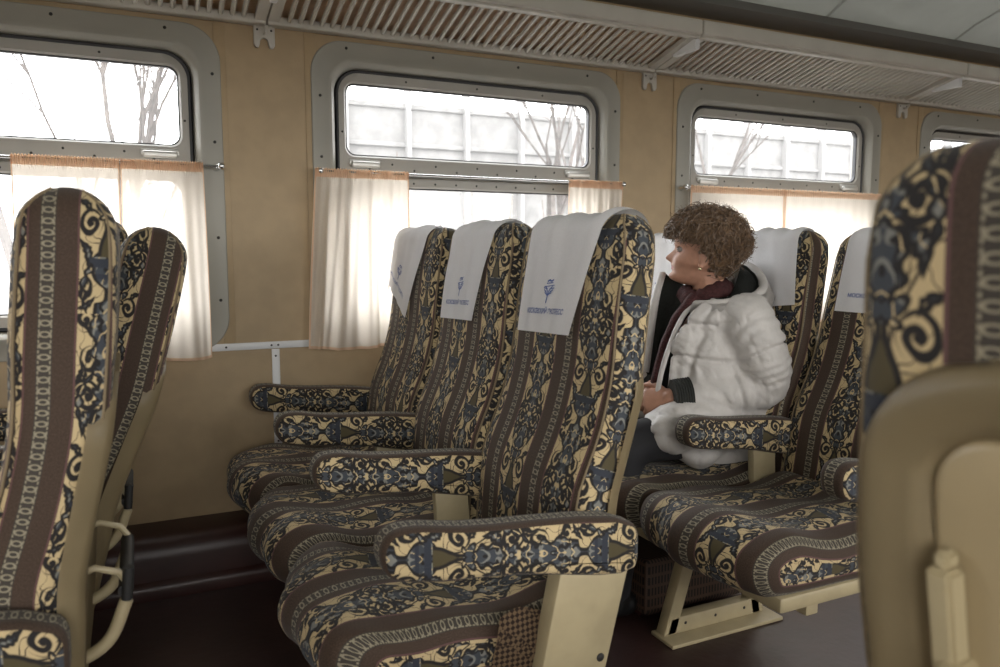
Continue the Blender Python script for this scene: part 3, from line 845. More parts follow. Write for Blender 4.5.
def headrest_cover(root_x, bk, yc, label, w=.30, front=.30, rear=.055, rot=0, dy=0, seed=1, print_=True, shift=0, shear=0, taper=1, rumple=1):
    root = empty('headrest_cover', (root_x, yc, .9)); tag(root, label, 'headrest cover', 'white headrest covers')
    rnd = random.Random(seed); p = [rnd.random() * 6 for _ in range(5)]
    nu, nv = 30, 70
    def P(a, q, lift=0):
        """a across -w/2..w/2 (+ = +y), q along, negative = down the front"""
        y = a * math.cos(rot) - q * math.sin(rot); qq = a * math.sin(rot) + q * math.cos(rot) + shift
        y = (y * (1 - (1 - taper) * max(0, -q) / front)) - q * shear * (1 if q < 0 else 0)
        y += dy
        wr = rumple * (.002 * math.sin(a * 21 - q * 16 + p[2]) + .0025 * noise.noise(Vector((a * 14, q * 9, seed)))) + .0035 * math.sin(a * 38 + p[0] + 6 * q) + .003 * math.sin(a * 75 + p[1] - q * 9)
        k = smoothstep(.02, .2, -q) 
        off = .0075 + max(-.003, wr * (1 - .55 * k)) + .010 * (a / w * 2) ** 2 * .25 * k
        lim = bk.width(bk.L - .03) + .004
        extra = 0
        if abs(y) > lim: extra = abs(y) - lim; ys = math.copysign(lim, y)
        else: ys = y
        v = bk.surf(qq, ys, off + lift)
        if extra:                                    # hangs free past the edge of the seat
            v = v + Vector((.0, math.copysign(extra * .55, y), -extra * .8))
        return Vector((v.x, v.y + yc, v.z)) - Vector((0, yc, .9))
    bm = NB()
    loft(bm, [[P(-w / 2 + w * i / nu, -front + (front + rear) * j / nv) for i in range(nu + 1)] for j in range(nv + 1)], close=False)
    bmesh.ops.recalc_face_normals(bm, faces=bm.faces[:])
    obj('cloth', bm, 'white_linen', root, 60)
    if print_:
        # lettering: flat glyphs laid on the cloth
        def glyphs(txt, size, q0, nm, bold=.02):
            cu = bpy.data.curves.new('t', 'FONT'); cu.body = txt; cu.size = size; cu.align_x = 'CENTER'; cu.offset = bold * size; cu.resolution_u = 3
            to = bpy.data.objects.new('t', cu); C.objects.link(to)
            dg = bpy.context.evaluated_depsgraph_get(); me = bpy.data.meshes.new_from_object(to.evaluated_get(dg))
            bpy.data.objects.remove(to)
            for v in me.vertices: v.co = P(-v.co.x, q0 + v.co.y, .0022)
            obj(nm, me, 'print_blue', root, 0)
        glyphs('МОСКОВСКИЙ ЭКСПРЕСС', .0165, -front + .044, 'lettering')
        bm = NB()
        def stroke(pts, r):
            for (a0, b0), (a1, b1) in zip(pts, pts[1:]):
                nx, ny = -(b1 - b0), a1 - a0; l = math.hypot(nx, ny) or 1; nx *= r / l; ny *= r / l
                vs = [bm.verts.new(P(-(x), -front + .044 + y, .0022)) for x, y in ((a0 + nx, b0 + ny), (a1 + nx, b1 + ny), (a1 - nx, b1 - ny), (a0 - nx, b0 - ny))]
                quad(bm, vs)
        stroke([(0, .024), (.001, .050)], .0022)
        for s in (-1, 1):
            stroke([(0, .040), (s * .008, .050), (s * .020, .056)], .0016); stroke([(0, .050), (s * .010, .058), (s * .024, .060)], .0012)
            stroke([(s * .004, .056), (s * .016, .064)], .0014); stroke([(s * .002, .044), (s * .016, .049)], .0011)
        stroke([(-.022, .062), (.022, .066)], .001); stroke([(-.010, .074), (-.002, .078), (.006, .075), (.014, .079)], .0020)
        stroke([(-.012, .070), (.014, .072)], .0012)
        obj('emblem', bm, 'print_blue', root, 0)
    return root
R1X, R2X, R3X = 0.72 - .988, .72, 1.768
r1, b1 = triple_seat(R1X, 'row of three seats seen edge-on at the left edge, middle back tilted further', tilts=(-.05, .125, -.03), sides=(.025, .020, .1), footrests=True, thick=1.5, low=.035, pvs=(.07, .2, .1))
r2, b2 = triple_seat(R2X, 'empty row of three patterned seats in the centre with three white headrest covers', side_flap=True, low=.018, pvs=(.03, .15, .26))
r3, b3 = triple_seat(R3X, 'row of three patterned seats at right where the woman sits', tilts=(.075, .035, .03), xf=-.54, arm_dx=.03, arm_z=.672, low=.02, pvs=(.11, .27, .2), sides=(.141, .10, .141))
headrest_cover(R2X, b2[0], YC[0], 'white headrest cover with blue print on the nearest seat of the centre row', seed=1, dy=-.01, rot=-.03, w=.33, shear=.20, taper=.76)
headrest_cover(R2X, b2[1], YC[1], 'white headrest cover on the middle seat of the centre row', seed=2, dy=.01, rot=-.03, front=.31, w=.32, shear=.18, taper=.78)
headrest_cover(R2X, b2[2], YC[2], 'crooked white headrest cover hanging askew on the window seat of the centre row', seed=3, rot=.42, dy=.03, front=.30, w=.34)
headrest_cover(R3X, b3[1], YC[1], 'rumpled white headrest cover behind the head of the woman', seed=4, rot=-.12, dy=.02, print_=False, front=.30, w=.37, rumple=3)
headrest_cover(R3X, b3[2], YC[2], 'white headrest cover on the window seat, in front of the face of the woman', seed=6, rot=0, dy=0, front=.34, w=.40)
headrest_cover(R3X, b3[0], YC[0], 'white headrest cover half hidden by the foreground seat at right', seed=5, rot=0, dy=.02, front=.28)

# the seat in front of the photographer, across the aisle, seen from behind
FX = .752
fg = empty('seat', (FX, .224, 0), PI); tag(fg, 'near seat at the right edge seen from behind with beige plastic back shell', 'seat')
bkf, o = backrest(fg, 0, -.065, low=.03, pf=.14, ps=.145, pr=.102, pv=.20)
o.name = 'backrest'
sh = rear_shell(o, bkf, 0, .775, res=3, recess=True)
def on_rear(t, y, d):
    c, h, T = bkf.at(t); Nn = Vector((T.z, 0, -T.x)); return c + Nn * (h + d) + Vector((0, y, 0))
bm = NB()
rows = []
tb = rrect(-.1465, .1465, .13, .721, .045, 8)
mid = [( sum(p[0] for p in tb) / len(tb), sum(p[1] for p in tb) / len(tb))]
def ringp(k, d): return [on_rear(mid[0][1] + (t - mid[0][1]) * k[1], y * k[0], d) for y, t in tb]
loft(bm, [ringp((1, 1), .002), ringp((1, 1), .006), ringp((.985, .993), .0085), ringp((.95, .98), .0095), ringp((.6, .7), .010), ringp((.2, .3), .010), ringp((.01, .01), .010)])
bmesh.ops.recalc_face_normals(bm, faces=bm.faces[:])
q = obj('fold_down_table', bm, 'shell_beige', o, 50)
bm = NB()
yl = -.128
def slab(t0, t1, y0, y1, d0, d1, bev=.003, mi=0):
    vs = box(bm, (0, 0, 0), (1, 1, 1), 0, mi)
    for v in vs:
        v.co = on_rear(t0 + (t1 - t0) * v.co.z, y0 + (y1 - y0) * v.co.y, d0 + (d1 - d0) * v.co.x)
slab(.46, .622, yl - .012, yl + .008, .008, .028)
slab(.622, .634, yl - .008, yl + .004, .008, .024)
es = bm.edges[:]; bmesh.ops.bevel(bm, geom=es, offset=.003, segments=2, affect='EDGES')
lt = obj('table_latch', bm, 'leg_paint', q)
bm = NB(); slab(.30, .545, yl - .014, yl + .022, .004, .020); slab(.30, .555, yl - .002, yl + .014, .004, .032)
bmesh.ops.bevel(bm, geom=bm.edges[:], offset=.002, segments=2, affect='EDGES')
ball(bm, on_rear(.525, yl + .02, .022), .006, 10, 1); ball(bm, on_rear(.515, yl + .037, .010), (.012, .018, .012), 12, 2)
obj('hinge', bm, ['leg_paint', 'screw', 'black_pad'], q)
cushion(fg, 0, -.46)
bm = NB(); box(bm, (-.36, -.2, 0), (.02, .2, .02), .005); box(bm, (-.30, -.15, .02), (-.04, .15, .29), .01); box(bm, (-.40, -.235, .24), (.06, .235, .30), .012)
obj('pedestal', bm, 'leg_paint', fg)
for s in (-1, 1):
    armrest(fg, s * .285)
    bm = NB(); extrude_poly(bm, [(-.06, .57), (.06, .56), (.06, .27), (-.06, .27)], s * .285 - .014, s * .285 + .014, bev=.004)
    box(bm, (-.05, min(s * .2, s * .3), .25), (.05, max(s * .2, s * .3), .29), .003)
    obj('arm_support', bm, 'leg_paint', fg)

# heater under the woman's row
h = empty('under_seat_heater', (R3X - .1, 2.3, 0)); tag(h, 'dark brown perforated heater box under the seats of the woman', 'heater')
bm = NB(); box(bm, (-.27, -.42, .012), (.13, .40, .20), .015); obj('casing', bm, 'perforated_brown', h)
bm = NB()
for x in (-.24, .10): box(bm, (x - .02, -.38, 0), (x + .02, .36, .012), .002)
obj('foot', bm, 'heater_brown', h)
# ---------- the woman ----------
def remesh(bm, voxel, smooth=3, fac=.5):
    me = bpy.data.meshes.new('tmp'); bm.to_mesh(me); bm.free()
    o = bpy.data.objects.new('tmp', me); C.objects.link(o)
    r = o.modifiers.new('r', 'REMESH'); r.mode = 'VOXEL'; r.voxel_size = voxel; r.adaptivity = 0
    if smooth:
        s = o.modifiers.new('s', 'SMOOTH'); s.iterations = smooth; s.factor = fac
    dg = bpy.context.evaluated_depsgraph_get(); out = bpy.data.meshes.new_from_object(o.evaluated_get(dg))
    bpy.data.objects.remove(o); bpy.data.meshes.remove(me)
    return out
def limb(bm, pts, rs, n=16, sub=6):
    """smooth tapering limb with round ends through the given joints; rs: r or (r_a, r_b)"""
    tab = [(i, *p, *(r if isinstance(r, tuple) else (r, r))) for i, (p, r) in enumerate(zip(pts, rs))]
    P, R = [], []
    for k in range((len(pts) - 1) * sub + 1):
        q = cat_tab(tab, k / sub); P.append(Vector(q[:3])); R.append((max(.002, q[3]), max(.002, q[4])))
    for (p, r, q, s) in ((P[0], R[0], P[1], -1), (P[-1], R[-1], P[-2], 1)):
        d = (p - q).normalized(); m = min(r); ext = [(p + d * m * math.sin(a), (r[0] * math.cos(a), r[1] * math.cos(a))) for a in (.4, .8, 1.15, 1.45)]
        if s < 0: P = [e[0] for e in ext[::-1]] + P; R = [e[1] for e in ext[::-1]] + R
        else: P += [e[0] for e in ext]; R += [e[1] for e in ext]
    tube(bm, P, R, n)
woman = empty('person', (1.74, 2.03, .46))
tag(woman, 'woman with short curly brown hair in a white padded coat looking out of the window', 'person')
WP = Vector(woman.location)
H0 = Vector((1.702, 2.022, 1.130)); tiltu = math.radians(9)
Fh = Vector((-.77, .638, 0)).normalized(); Lt = Vector((-Fh.y, Fh.x, 0)) ; Lt = Lt if Lt.y < 0 else -Lt
Fw = (Fh * math.cos(tiltu) + Vector((0, 0, 1)) * math.sin(tiltu)); Up = (Vector((0, 0, 1)) * math.cos(tiltu) - Fh * math.sin(tiltu))
def hd(f, l, u): return H0 + Fw * f + Lt * l + Up * u
HEAD = [(-.117, .050, .0, .018), (-.110, .074, -.014, .032), (-.098, .087, -.03, .042), (-.085, .089, -.045, .050), (-.07, .083, -.055, .056), (-.05, .087, -.068, .062), (-.03, .088, -.08, .066), (-.01, .086, -.09, .069), (.012, .082, -.095, .071), (.022, .083, -.097, .072), (.035, .092, -.099, .074), (.06, .092, -.101, .076), (.085, .082, -.098, .073), (.105, .062, -.086, .062), (.12, .03, -.058, .042), (.127, .0, -.03, .015)]
HEAD = [(u * (.80 if u < 0 else 1), a, b, c * (.90 if u < -.045 else 1)) for u, a, b, c in HEAD]
NOSE = [(-.046, 0), (-.040, .003), (-.034, .012), (-.027, .026), (-.020, .031), (-.012, .027), (0, .020), (.014, .012), (.026, .007), (.04, .002), (.055, 0)]
NOSE = [(u * (.80 if u < 0 else 1), a) for u, a in NOSE]
def head_pt(u, th):
    af, ab, w = cat_tab(HEAD, u); f0 = -.012
    c, s = math.cos(th), math.sin(th)
    pw = .82
    l = w * math.copysign(abs(s) ** pw, s)
    f = f0 + ((af - f0) if c > 0 else (f0 - ab)) * math.copysign(abs(c) ** pw, c)
    if c > 0:
        u = u / .8 if u < 0 else u
        nz = lerp_tab(NOSE, u * (.8 if u < 0 else 1))[0] if -.046 < u < .055 else 0
        sg = .0085 + .007 * smoothstep(.02, -.03, -(-u)) if False else .0095 + .006 * smoothstep(.02, -.028, u) if False else (.010 if u > .0 else .013)
        f += nz * math.exp(-(l / sg) ** 2)
        f += .007 * math.exp(-((u + .047) / .006) ** 2 - (l / .020) ** 2) + .007 * math.exp(-((u + .061) / .007) ** 2 - (l / .018) ** 2)
        f -= .004 * math.exp(-((u + .054) / .003) ** 2 - (l / .022) ** 2)
        f += .006 * math.exp(-((u + .092) / .014) ** 2 - (l / .02) ** 2)
        for e in (-1, 1):
            f -= .011 * math.exp(-((u - .018) / .012) ** 2 - ((l - e * .031) / .015) ** 2)
            f += .004 * math.exp(-((u - .040) / .008) ** 2 - ((l - e * .03) / .02) ** 2)
            f += .006 * math.exp(-((u + .018) / .018) ** 2 - ((l - e * .042) / .018) ** 2)
    return f, l
bm = NB(); rings = []
nu = 62
for i in range(nu + 1):
    u = -.0936 + .2206 * i / nu
    rings.append([hd(*head_pt(u, 2 * PI * j / 64), u) for j in range(64)])
L = loft(bm, rings); quad(bm, L[0][::-1]); quad(bm, L[-1])
limb(bm, [hd(-.025, 0, -.05), (1.735, 2.015, 1.02), (1.755, 2.02, .94)], [.052, .054, .065])
for e in (-1, 1):
    mt = Matrix((Fw, Lt * e, Up)).transposed()
    ball(bm, hd(-.008, e * .073, .0), (.016, .008, .029), 14, 0, mt @ Matrix.Rotation(.25, 3, 'Y'))
    ball(bm, hd(-.002, e * .074, -.024), (.009, .007, .011), 10, 0, mt)
# trunk, arms and legs under the clothes
limb(bm, [(1.80, 2.03, .57), (1.765, 2.03, .72), (1.755, 2.03, .88), (1.76, 2.03, .955)], [(.11, .15), (.10, .14), (.105, .16), (.07, .13)])
SL = [(1.755, 1.865, .945), (1.80, 1.825, .83), (1.812, 1.838, .725), (1.70, 1.88, .705), (1.53, 1.948, .690)]
SR = [(1.755, 2.20, .945), (1.80, 2.245, .83), (1.835, 2.24, .725), (1.72, 2.20, .70), (1.585, 2.125, .685)]
for a in (SL, SR): limb(bm, a, [.05, .045, .04, .036, .026])
LEGS = []
for y, kx in ((1.945, 1.375), (2.13, 1.385)):
    lg = [(1.80, y + .01, .555), (1.58, y, .56), (kx, y, .545), (kx - .03, y, .40), (kx - .05, y, .10)]; LEGS.append(lg)
    limb(bm, lg, [.075, .07, .054, .05, .034])
def hand(wrist, a, n, side, curls, spread=.0, thumb=(.62, .70, -.28)):
    a = Vector(a).normalized(); n = Vector(n); n = (n - a * n.dot(a)).normalized(); b = a.cross(n) * side
    W = Vector(wrist)
    secs = [(0, .027, .019), (.03, .034, .018), (.06, .040, .0165), (.085, .040, .0135), (.092, .034, .010)]
    pts = []
    lo = []
    for t, wb, wn in secs:
        lo.append([W + a * t + b * math.cos(q) * wb + n * math.sin(q) * wn for q in [2 * PI * k / 16 for k in range(16)]])
    L = loft(bm, lo); quad(bm, L[0][::-1]); quad(bm, L[-1])
    for k, (off, ln, tb) in enumerate(((.031, .070, .080), (.0105, .078, .088), (-.0105, .074, .085), (-.031, .060, .077))):
        p = W + a * tb + b * off; d = a.copy() + b * off * spread * 10; d.normalize()
        P = [p - d * .015, p]; R = [.0095, .0092]
        for j, (f, c) in enumerate(zip((.45, .31, .24), curls[k])):
            ax = d.cross(-n).normalized() if j == 0 else ax
            d = Matrix.Rotation(c, 3, ax) @ d
            p = p + d * ln * f; P.append(p); R.append((.0088, .0080, .0068)[j])
        limb(bm, P, R, 10, 3)
    p = W + a * .022 + b * .020 - n * .006; d = (a * thumb[0] + b * thumb[1] + n * thumb[2]).normalized()
    P = [p, p + d * .042]; d2 = (d + a * .45 - b * .25).normalized(); P += [P[-1] + d2 * .03]; d3 = (d2 + a * .25 - b * .2).normalized(); P += [P[-1] + d3 * .026]
    limb(bm, P, [.013, .0115, .0100, .0080], 10, 4)
hand((1.535, 1.946, .693), (-.62, .70, -.25), (-.62, -.60, .45), 1, [(.55, .75, .45), (.62, .80, .5), (.70, .85, .5), (.78, .9, .5)], .02)
hand((1.590, 2.115, .690), (-.80, -.42, -.40), (-.25, .80, .35), -1, [(.40, .70, .4), (.50, .75, .45), (.55, .8, .45), (.60, .85, .5)], .05)
bmesh.ops.recalc_face_normals(bm, faces=bm.faces[:])
body = remesh(bm, .0037, 2, .4)
for v in body.vertices: v.co -= WP
body_o = obj('body', body, ['skin', 'lips'], woman, 0)
for p in body.polygons:
    p.use_smooth = True
    q = p.center + WP - H0
    f, l, u = q.dot(Fw), q.dot(Lt), q.dot(Up)
    u = u / .8 if u < 0 else u
    hw = .022 * (1 - ((u + .054) / .014) ** 2) if abs(u + .054) < .014 else 0
    if f > .07 and abs(l) < hw: p.material_index = 1
def wobj(nm, bm, mats, sm=60, parent=woman):
    if isinstance(bm, bpy.types.Mesh):
        for v in bm.vertices: v.co -= WP
    else:
        for v in bm.verts: v.co -= WP
    return obj(nm, bm, mats, parent, sm)
for e in (-1, 1):
    bm = NB(); ball(bm, hd(.0695, e * .031, .018), .0112, 16); bmesh.ops.recalc_face_normals(bm, faces=bm.faces[:])
    ed = wobj('eye', bm, 'eye_white')
    bm = NB(); ball(bm, hd(.0763, e * .0318, .0182), (.0062, .0064, .0064), 12); wobj('iris', bm, 'iris', 60, ed)
    bm = NB(); tube(bm, [hd(.0815 - .30 * abs(x) ** 1.6 * 3, e * (.031 + x), .0255 - 14 * x * x) for x in (-.014, -.009, -.004, 0, .004, .009, .014)], [.0012, .0022, .003, .0032, .003, .0022, .0012], 6)
    tube(bm, [hd(.079 - .8 * abs(x) ** 1.6, e * (.031 + x), .0105 + 10 * x * x) for x in (-.014, -.007, 0, .007, .014)], [.001, .0022, .0026, .0022, .001], 6)
    wobj('eyelid', bm, 'skin')
    bm = NB(); tube(bm, [hd(.0845 - .9 * abs(x) ** 1.6, e * (.031 + x), .0235 - 12 * x * x) for x in (-.013, -.006, 0, .006, .014)], [.0006, .0012, .0014, .0014, .0008], 5)
    wobj('eyelash', bm, 'iris')
    bm = NB(); tube(bm, [hd(.0945 - 1.1 * abs(x) ** 1.5, e * (.031 + x), .041 - 5 * x * x + .06 * x) for x in (-.018, -.009, 0, .009, .018)], [.001, .0024, .0026, .0022, .0008], 6)
    wobj('eyebrow', bm, 'hair')
bm = NB(); ball(bm, hd(-.002, .083, -.034), .0052, 12); q = wobj('earring', bm, 'gold'); q['label'] = 'small pale stud earring'

# hair: curls over a full, rounded cap
rnd = random.Random(11)
HC = (-.010, .0, .066); HR = (.126, .100, .096)
def face_mask(f, l, u):
    """True where skin shows"""
    if f > .050 and u < .052 - .25 * max(0, abs(l) - .04): return True
    if f > .012 and u < .040: return True
    if f > -.012 and u < .012: return True
    return False
bm = NB()
rr = bmesh.ops.create_icosphere(bm, subdivisions=5, radius=1)
for v in bm.verts:
    d = v.co.copy(); k = 1 + .10 * noise.noise(d * 3.1) + .06 * noise.noise(d * 7)
    f, l, u = HC[0] + d.x * HR[0] * k, HC[1] + d.y * HR[1] * k, HC[2] + d.z * HR[2] * k
    if u < .03 and f < -.03: u -= .03 * min(1, (.03 - u) / .05); f *= .95
    if face_mask(f, l, u) or u < -.075: l *= .60; f = min(f * .5, .040)
    v.co = hd(f, l, u)
hair = wobj('hair', bm, 'hair')
bm = NB(); n = 0
while n < 1900:
    d = Vector((rnd.gauss(0, 1), rnd.gauss(0, 1), rnd.gauss(.25, 1))).normalized()
    k = rnd.uniform(.93, 1.10)
    f, l, u = HC[0] + d.x * HR[0] * k, HC[1] + d.y * HR[1] * k, HC[2] + d.z * HR[2] * k
    if u < .02 and f < -.02: u -= .03 * rnd.random()
    if face_mask(f, l, u) or u < -.085: continue
    n += 1
    nrm = Vector((d.x / HR[0], d.y / HR[1], d.z / HR[2])).normalized()
    # combed back from the crown, forward over the brow
    down = Vector((.55 if f > .0 else -.35, 0, -1)) if u < .12 else Vector((rnd.uniform(-1, 1), rnd.uniform(-1, 1), 0))
    down = (down - nrm * down.dot(nrm)).normalized()
    down = (Matrix.Rotation(rnd.gauss(0, .7), 3, nrm) @ down)
    side = nrm.cross(down); L_ = rnd.uniform(.035, .075); R_ = rnd.uniform(.005, .013); turns = rnd.uniform(.5, 1.4); ph = rnd.uniform(0, 6.28)
    pts = []
    m = 13
    for i in range(m):
        t = i / (m - 1); a = ph + turns * 6.28 * t; w = R_ * (.6 + .6 * t)
        q = Vector((f, l, u)) + down * L_ * t + side * math.cos(a) * w + nrm * (math.sin(a) * w * .8 + .004 - .012 * t * t)
        if face_mask(q.x, q.y, q.z) and q.z < .045 and t > .3: break
        pts.append(hd(*q))
    if len(pts) < 4: continue
    th = rnd.uniform(.0010, .0028)
    tube(bm, pts, [th * (1 - .7 * i / len(pts)) for i in range(len(pts))], 4, cap=False)
wobj('curl_mass', bm, 'hair', 60, hair)
bm = NB(); n = 0
while n < 420:
    d = Vector((rnd.gauss(0, 1), rnd.gauss(0, 1), rnd.gauss(.3, 1))).normalized(); k = 1.03
    f, l, u = HC[0] + d.x * HR[0] * k, HC[1] + d.y * HR[1] * k, HC[2] + d.z * HR[2] * k
    if face_mask(f, l, u) or u < -.04: continue
    n += 1; p = Vector((f, l, u)); dd = (d + Vector((rnd.gauss(0, .7), rnd.gauss(0, .7), rnd.gauss(0, .7)))).normalized(); pts = [hd(*p)]
    for i in range(6):
        dd = (dd + Vector((rnd.gauss(0, .45), rnd.gauss(0, .45), rnd.gauss(-.1, .45)))).normalized(); p = p + dd * .0065; pts.append(hd(*p))
    tube(bm, pts, [.0006, .0006, .0006, .0005, .0005, .0004, .0003], 3, cap=False)
wobj('flyaway_hair', bm, 'hair', 60, hair)

# coat
bm = NB()
limb(bm, [(1.765, 2.03, .53), (1.735, 2.03, .64), (1.722, 2.03, .76), (1.728, 2.03, .88), (1.75, 2.03, .93), (1.755, 2.03, .945)], [(.16, .205), (.178, .215), (.178, .205), (.160, .195), (.12, .165), (.08, .12)], 28)
SLEEVE = [.086, .084, .076, .070, .058]
limb(bm, [(1.755, 1.865, .94), (1.788, 1.825, .83), (1.815, 1.838, .735), (1.72, 1.878, .705), (1.60, 1.922, .692)], SLEEVE, 20)
limb(bm, [(1.755, 2.20, .94), (1.80, 2.245, .83), (1.835, 2.24, .725), (1.74, 2.205, .70), (1.66, 2.165, .69)], SLEEVE, 20)
limb(bm, [(1.76, 1.945, .585), (1.62, 1.94, .590), (1.515, 1.94, .600)], [(.105, .13), (.105, .125), (.060, .11)], 20)
limb(bm, [(1.76, 1.875, .945), (1.675, 1.915, .938), (1.615, 1.955, .905), (1.585, 1.955, .84)], [.055, .050, .042, .035], 16); ball(bm, (1.505, 1.890, .588), (.088, .058, .066), 20); ball(bm, (1.63, 1.925, .575), (.15, .092, .100), 20); ball(bm, (1.525, 1.935, .605), (.090, .085, .050), 20); ball(bm, (1.615, 1.900, .535), (.080, .062, .076), 20)
limb(bm, [(1.76, 2.13, .585), (1.64, 2.14, .590), (1.53, 2.14, .60)], [(.10, .12), (.10, .115), (.065, .105)], 20)
bmesh.ops.recalc_face_normals(bm, faces=bm.faces[:])
coat = remesh(bm, .0068, 5, .5)
coat.update()
CUT_Y = 2.055
def seg_dist(p, a, b):
    a, b = Vector(a), Vector(b); t = max(0, min(1, (p - a).dot(b - a) / (b - a).length_squared)); return (p - a - (b - a) * t).length, t
arm_l = [(1.755, 1.865, .94), (1.788, 1.825, .83), (1.815, 1.838, .735), (1.72, 1.878, .705), (1.60, 1.922, .692)]
nr = [v.normal.copy() for v in coat.vertices]
in_v = [False] * len(coat.vertices)
for v, nn in zip(coat.vertices, nr):
    p = v.co; d = 0
    on_arm = min((seg_dist(p, a, b) for a, b in zip(arm_l, arm_l[1:])), key=lambda q: q[0])[0] < .105
    front = (nn.x < -.25 or (p.z > .86 and nn.x < .25)) and p.x < 1.715
    if not on_arm:
        for zz in (.905, .795, .685): d -= .014 * math.exp(-((p.z + .15 * (p.x - 1.73) - zz) / .007) ** 2)
        d += .006 * abs(math.sin((p.z - .685) * PI / .11)) if p.z > .60 else 0
    else:
        i = min(range(4), key=lambda k: seg_dist(p, arm_l[k], arm_l[k + 1])[0]); t = i + seg_dist(p, arm_l[i], arm_l[i + 1])[1]
        d -= .012 * math.exp(-((t - .95) / .05) ** 2) - .006 * math.exp(-((t - 2.15) / .05) ** 2) + .008 * math.exp(-((t - 2.9) / .05) ** 2)
        s = noise.noise(Vector((p.x * 9, p.y * 9, p.z * 9)))
        d += .0025 * math.sin(t * 15 + 6 * s + (p.x - p.z) * 18)
    dz = noise.noise(Vector((p.x * 16 + p.z * 7, p.y * 14, p.z * 22 - p.x * 9))); d += .0045 * dz
    dn = abs(noise.noise(Vector((p.x * 26 + p.z * 20, p.y * 20, p.z * 16)))); d -= .004 * max(0, 1 - dn * 9)
    # armhole seam
    if p.z > .74 and p.y < 1.95: d -= .010 * math.exp(-((p.y - 1.905 + (p.z - .9) * .15) / .008) ** 2)
    hw_ = .070 + .045 * smoothstep(.80, .99, p.z)
    if p.y > CUT_Y: hw_ = .115
    k = smoothstep(hw_ + .010, hw_ - .004, abs(p.y - CUT_Y)) if front and p.z > .66 else 0
    d += .010 * math.exp(-((abs(p.y - CUT_Y) - hw_ - .015) / .010) ** 2) if front and p.z > .66 else 0
    d = d * (1 - k) - .050 * k; in_v[v.index] = k > .4
    v.co = p + nn * d
    if p.z > .86 and p.x < 1.70 and 1.985 < p.y < 2.19: v.co = p + Vector((.065, 0, -.035)); in_v[v.index] = True
for p in coat.polygons:
    p.use_smooth = True
    if all(in_v[i] for i in p.vertices): p.material_index = 1
coat_o = wobj('coat', coat, ['coat_white', 'lining_dark'], 0)
coat_o['label'] = 'white padded coat, worn open'
for p in coat.polygons: p.use_smooth = True
# cuffs
for nm, a, b, r in (('cuff', (1.590, 1.925, .692), (1.532, 1.947, .688), .063), ('cuff', (1.67, 2.17, .69), (1.60, 2.128, .688), .05)):
    bm = NB(); A, B = Vector(a), Vector(b); pts = [A + (B - A) * i / 16 for i in range(17)]
    tube(bm, pts, [r * (1 - .10 * (i / 16)) + (.0015 if i % 2 else -.0015) - (.02 if i in (0, 16) else 0) for i in range(17)], 24)
    q = wobj(nm, bm, 'lining_dark'); q['label'] = 'dark grey knitted cuff'
# hood lying on the back, dark lining inside
RIM = [(1.628, 1.970, .985, .2), (1.665, 1.905, .990, .3), (1.725, 1.872, .997, .5), (1.79, 1.868, 1.010, .8), (1.852, 1.893, 1.036, 1), (1.895, 1.96, 1.075, 1), (1.905, 2.04, 1.105, 1), (1.89, 2.12, 1.09, 1), (1.84, 2.175, 1.05, .8), (1.76, 2.195, 1.02, .5), (1.685, 2.175, 1.035, .3), (1.637, 2.14, 1.075, .2)]
tab = [(i, *q) for i, q in enumerate(RIM)]
P, R, LO, OU = [], [], [[], [], [], []], [[] for _ in range(6)]
NC = Vector((1.752, 2.022, .975))
for k in range(67):
    x, y, z, g_ = cat_tab(tab, k / 6); v = Vector((x, y, z)); r = .009 + .006 * g_
    wv = noise.noise(Vector((k * .45, 2, 5)))
    P.append(v); R.append(r * (1 + .15 * wv)); inn = Vector((NC.x - x, NC.y - y, 0)).normalized(); Z = Vector((0, 0, 1))
    a0 = v + inn * r * .5 + Z * r * .7; a3 = Vector((NC.x, NC.y, 1.002 + .092 * smoothstep(1.72, 1.88, x))) - inn * .085
    a1 = v + inn * (r + .006) - Z * .004; a2 = a1.lerp(a3, .5) + Z * .010
    for l_, q in zip(LO, (a0, a1, a2, a3)): l_.append(q)
    h_ = z - .955
    for l_, (o_, dz) in zip(OU, ((-.3 * r / .03, .6 * r / .03), (.35, .15), (.85, -.55), (1.15 + .2 * wv, -1.35), (1.0, -2.2), (.2, -3.2))):
        l_.append(v - inn * .030 * o_ * (.45 + .55 * g_) + Z * .03 * dz * (.4 + .6 * g_))
bm = NB(); tube(bm, P, R, 12); loft(bm, OU, close=False); bmesh.ops.solidify(bm, geom=[f for f in bm.faces if len(f.verts) == 4][-66 * 5:], thickness=.002); wobj('hood', bm, 'coat_white')
bm = NB(); loft(bm, LO, close=False); bmesh.ops.solidify(bm, geom=bm.faces[:], thickness=.003)
q = wobj('hood_lining', bm, 'lining_dark'); q['label'] = 'dark lining of the hood'
# right lapel standing open, dark inside with a pale edge
E1 = [(0, 1.637, 2.14, 1.079, .012), (1, 1.608, 2.135, 1.004, .014), (2, 1.575, 2.125, .886, .019), (3, 1.545, 2.115, .748, .022)]
E2 = [(0, 1.672, 2.03, 1.02), (1, 1.640, 2.025, .957), (2, 1.590, 2.03, .858), (3, 1.555, 2.035, .740)]
bm = NB(); tube(bm, [cat_tab(E1, k / 6)[:3] for k in range(19)], [cat_tab(E1, k / 6)[3] for k in range(19)], 10)
for f_ in (1,): wobj('lapel_edge', bm, 'coat_white')
bm = NB(); loft(bm, [[Vector(cat_tab(E1, k / 6)[:3]).lerp(Vector(cat_tab(E2, k / 6)[:3]), j / 4) + Vector((.012 * math.sin(PI * j / 4), 0, 0)) for j in range(5)] for k in range(19)], close=False)
bmesh.ops.solidify(bm, geom=bm.faces[:], thickness=.004)
q = wobj('lapel_lining', bm, 'lining_dark'); q['label'] = 'dark lining of the open coat front'
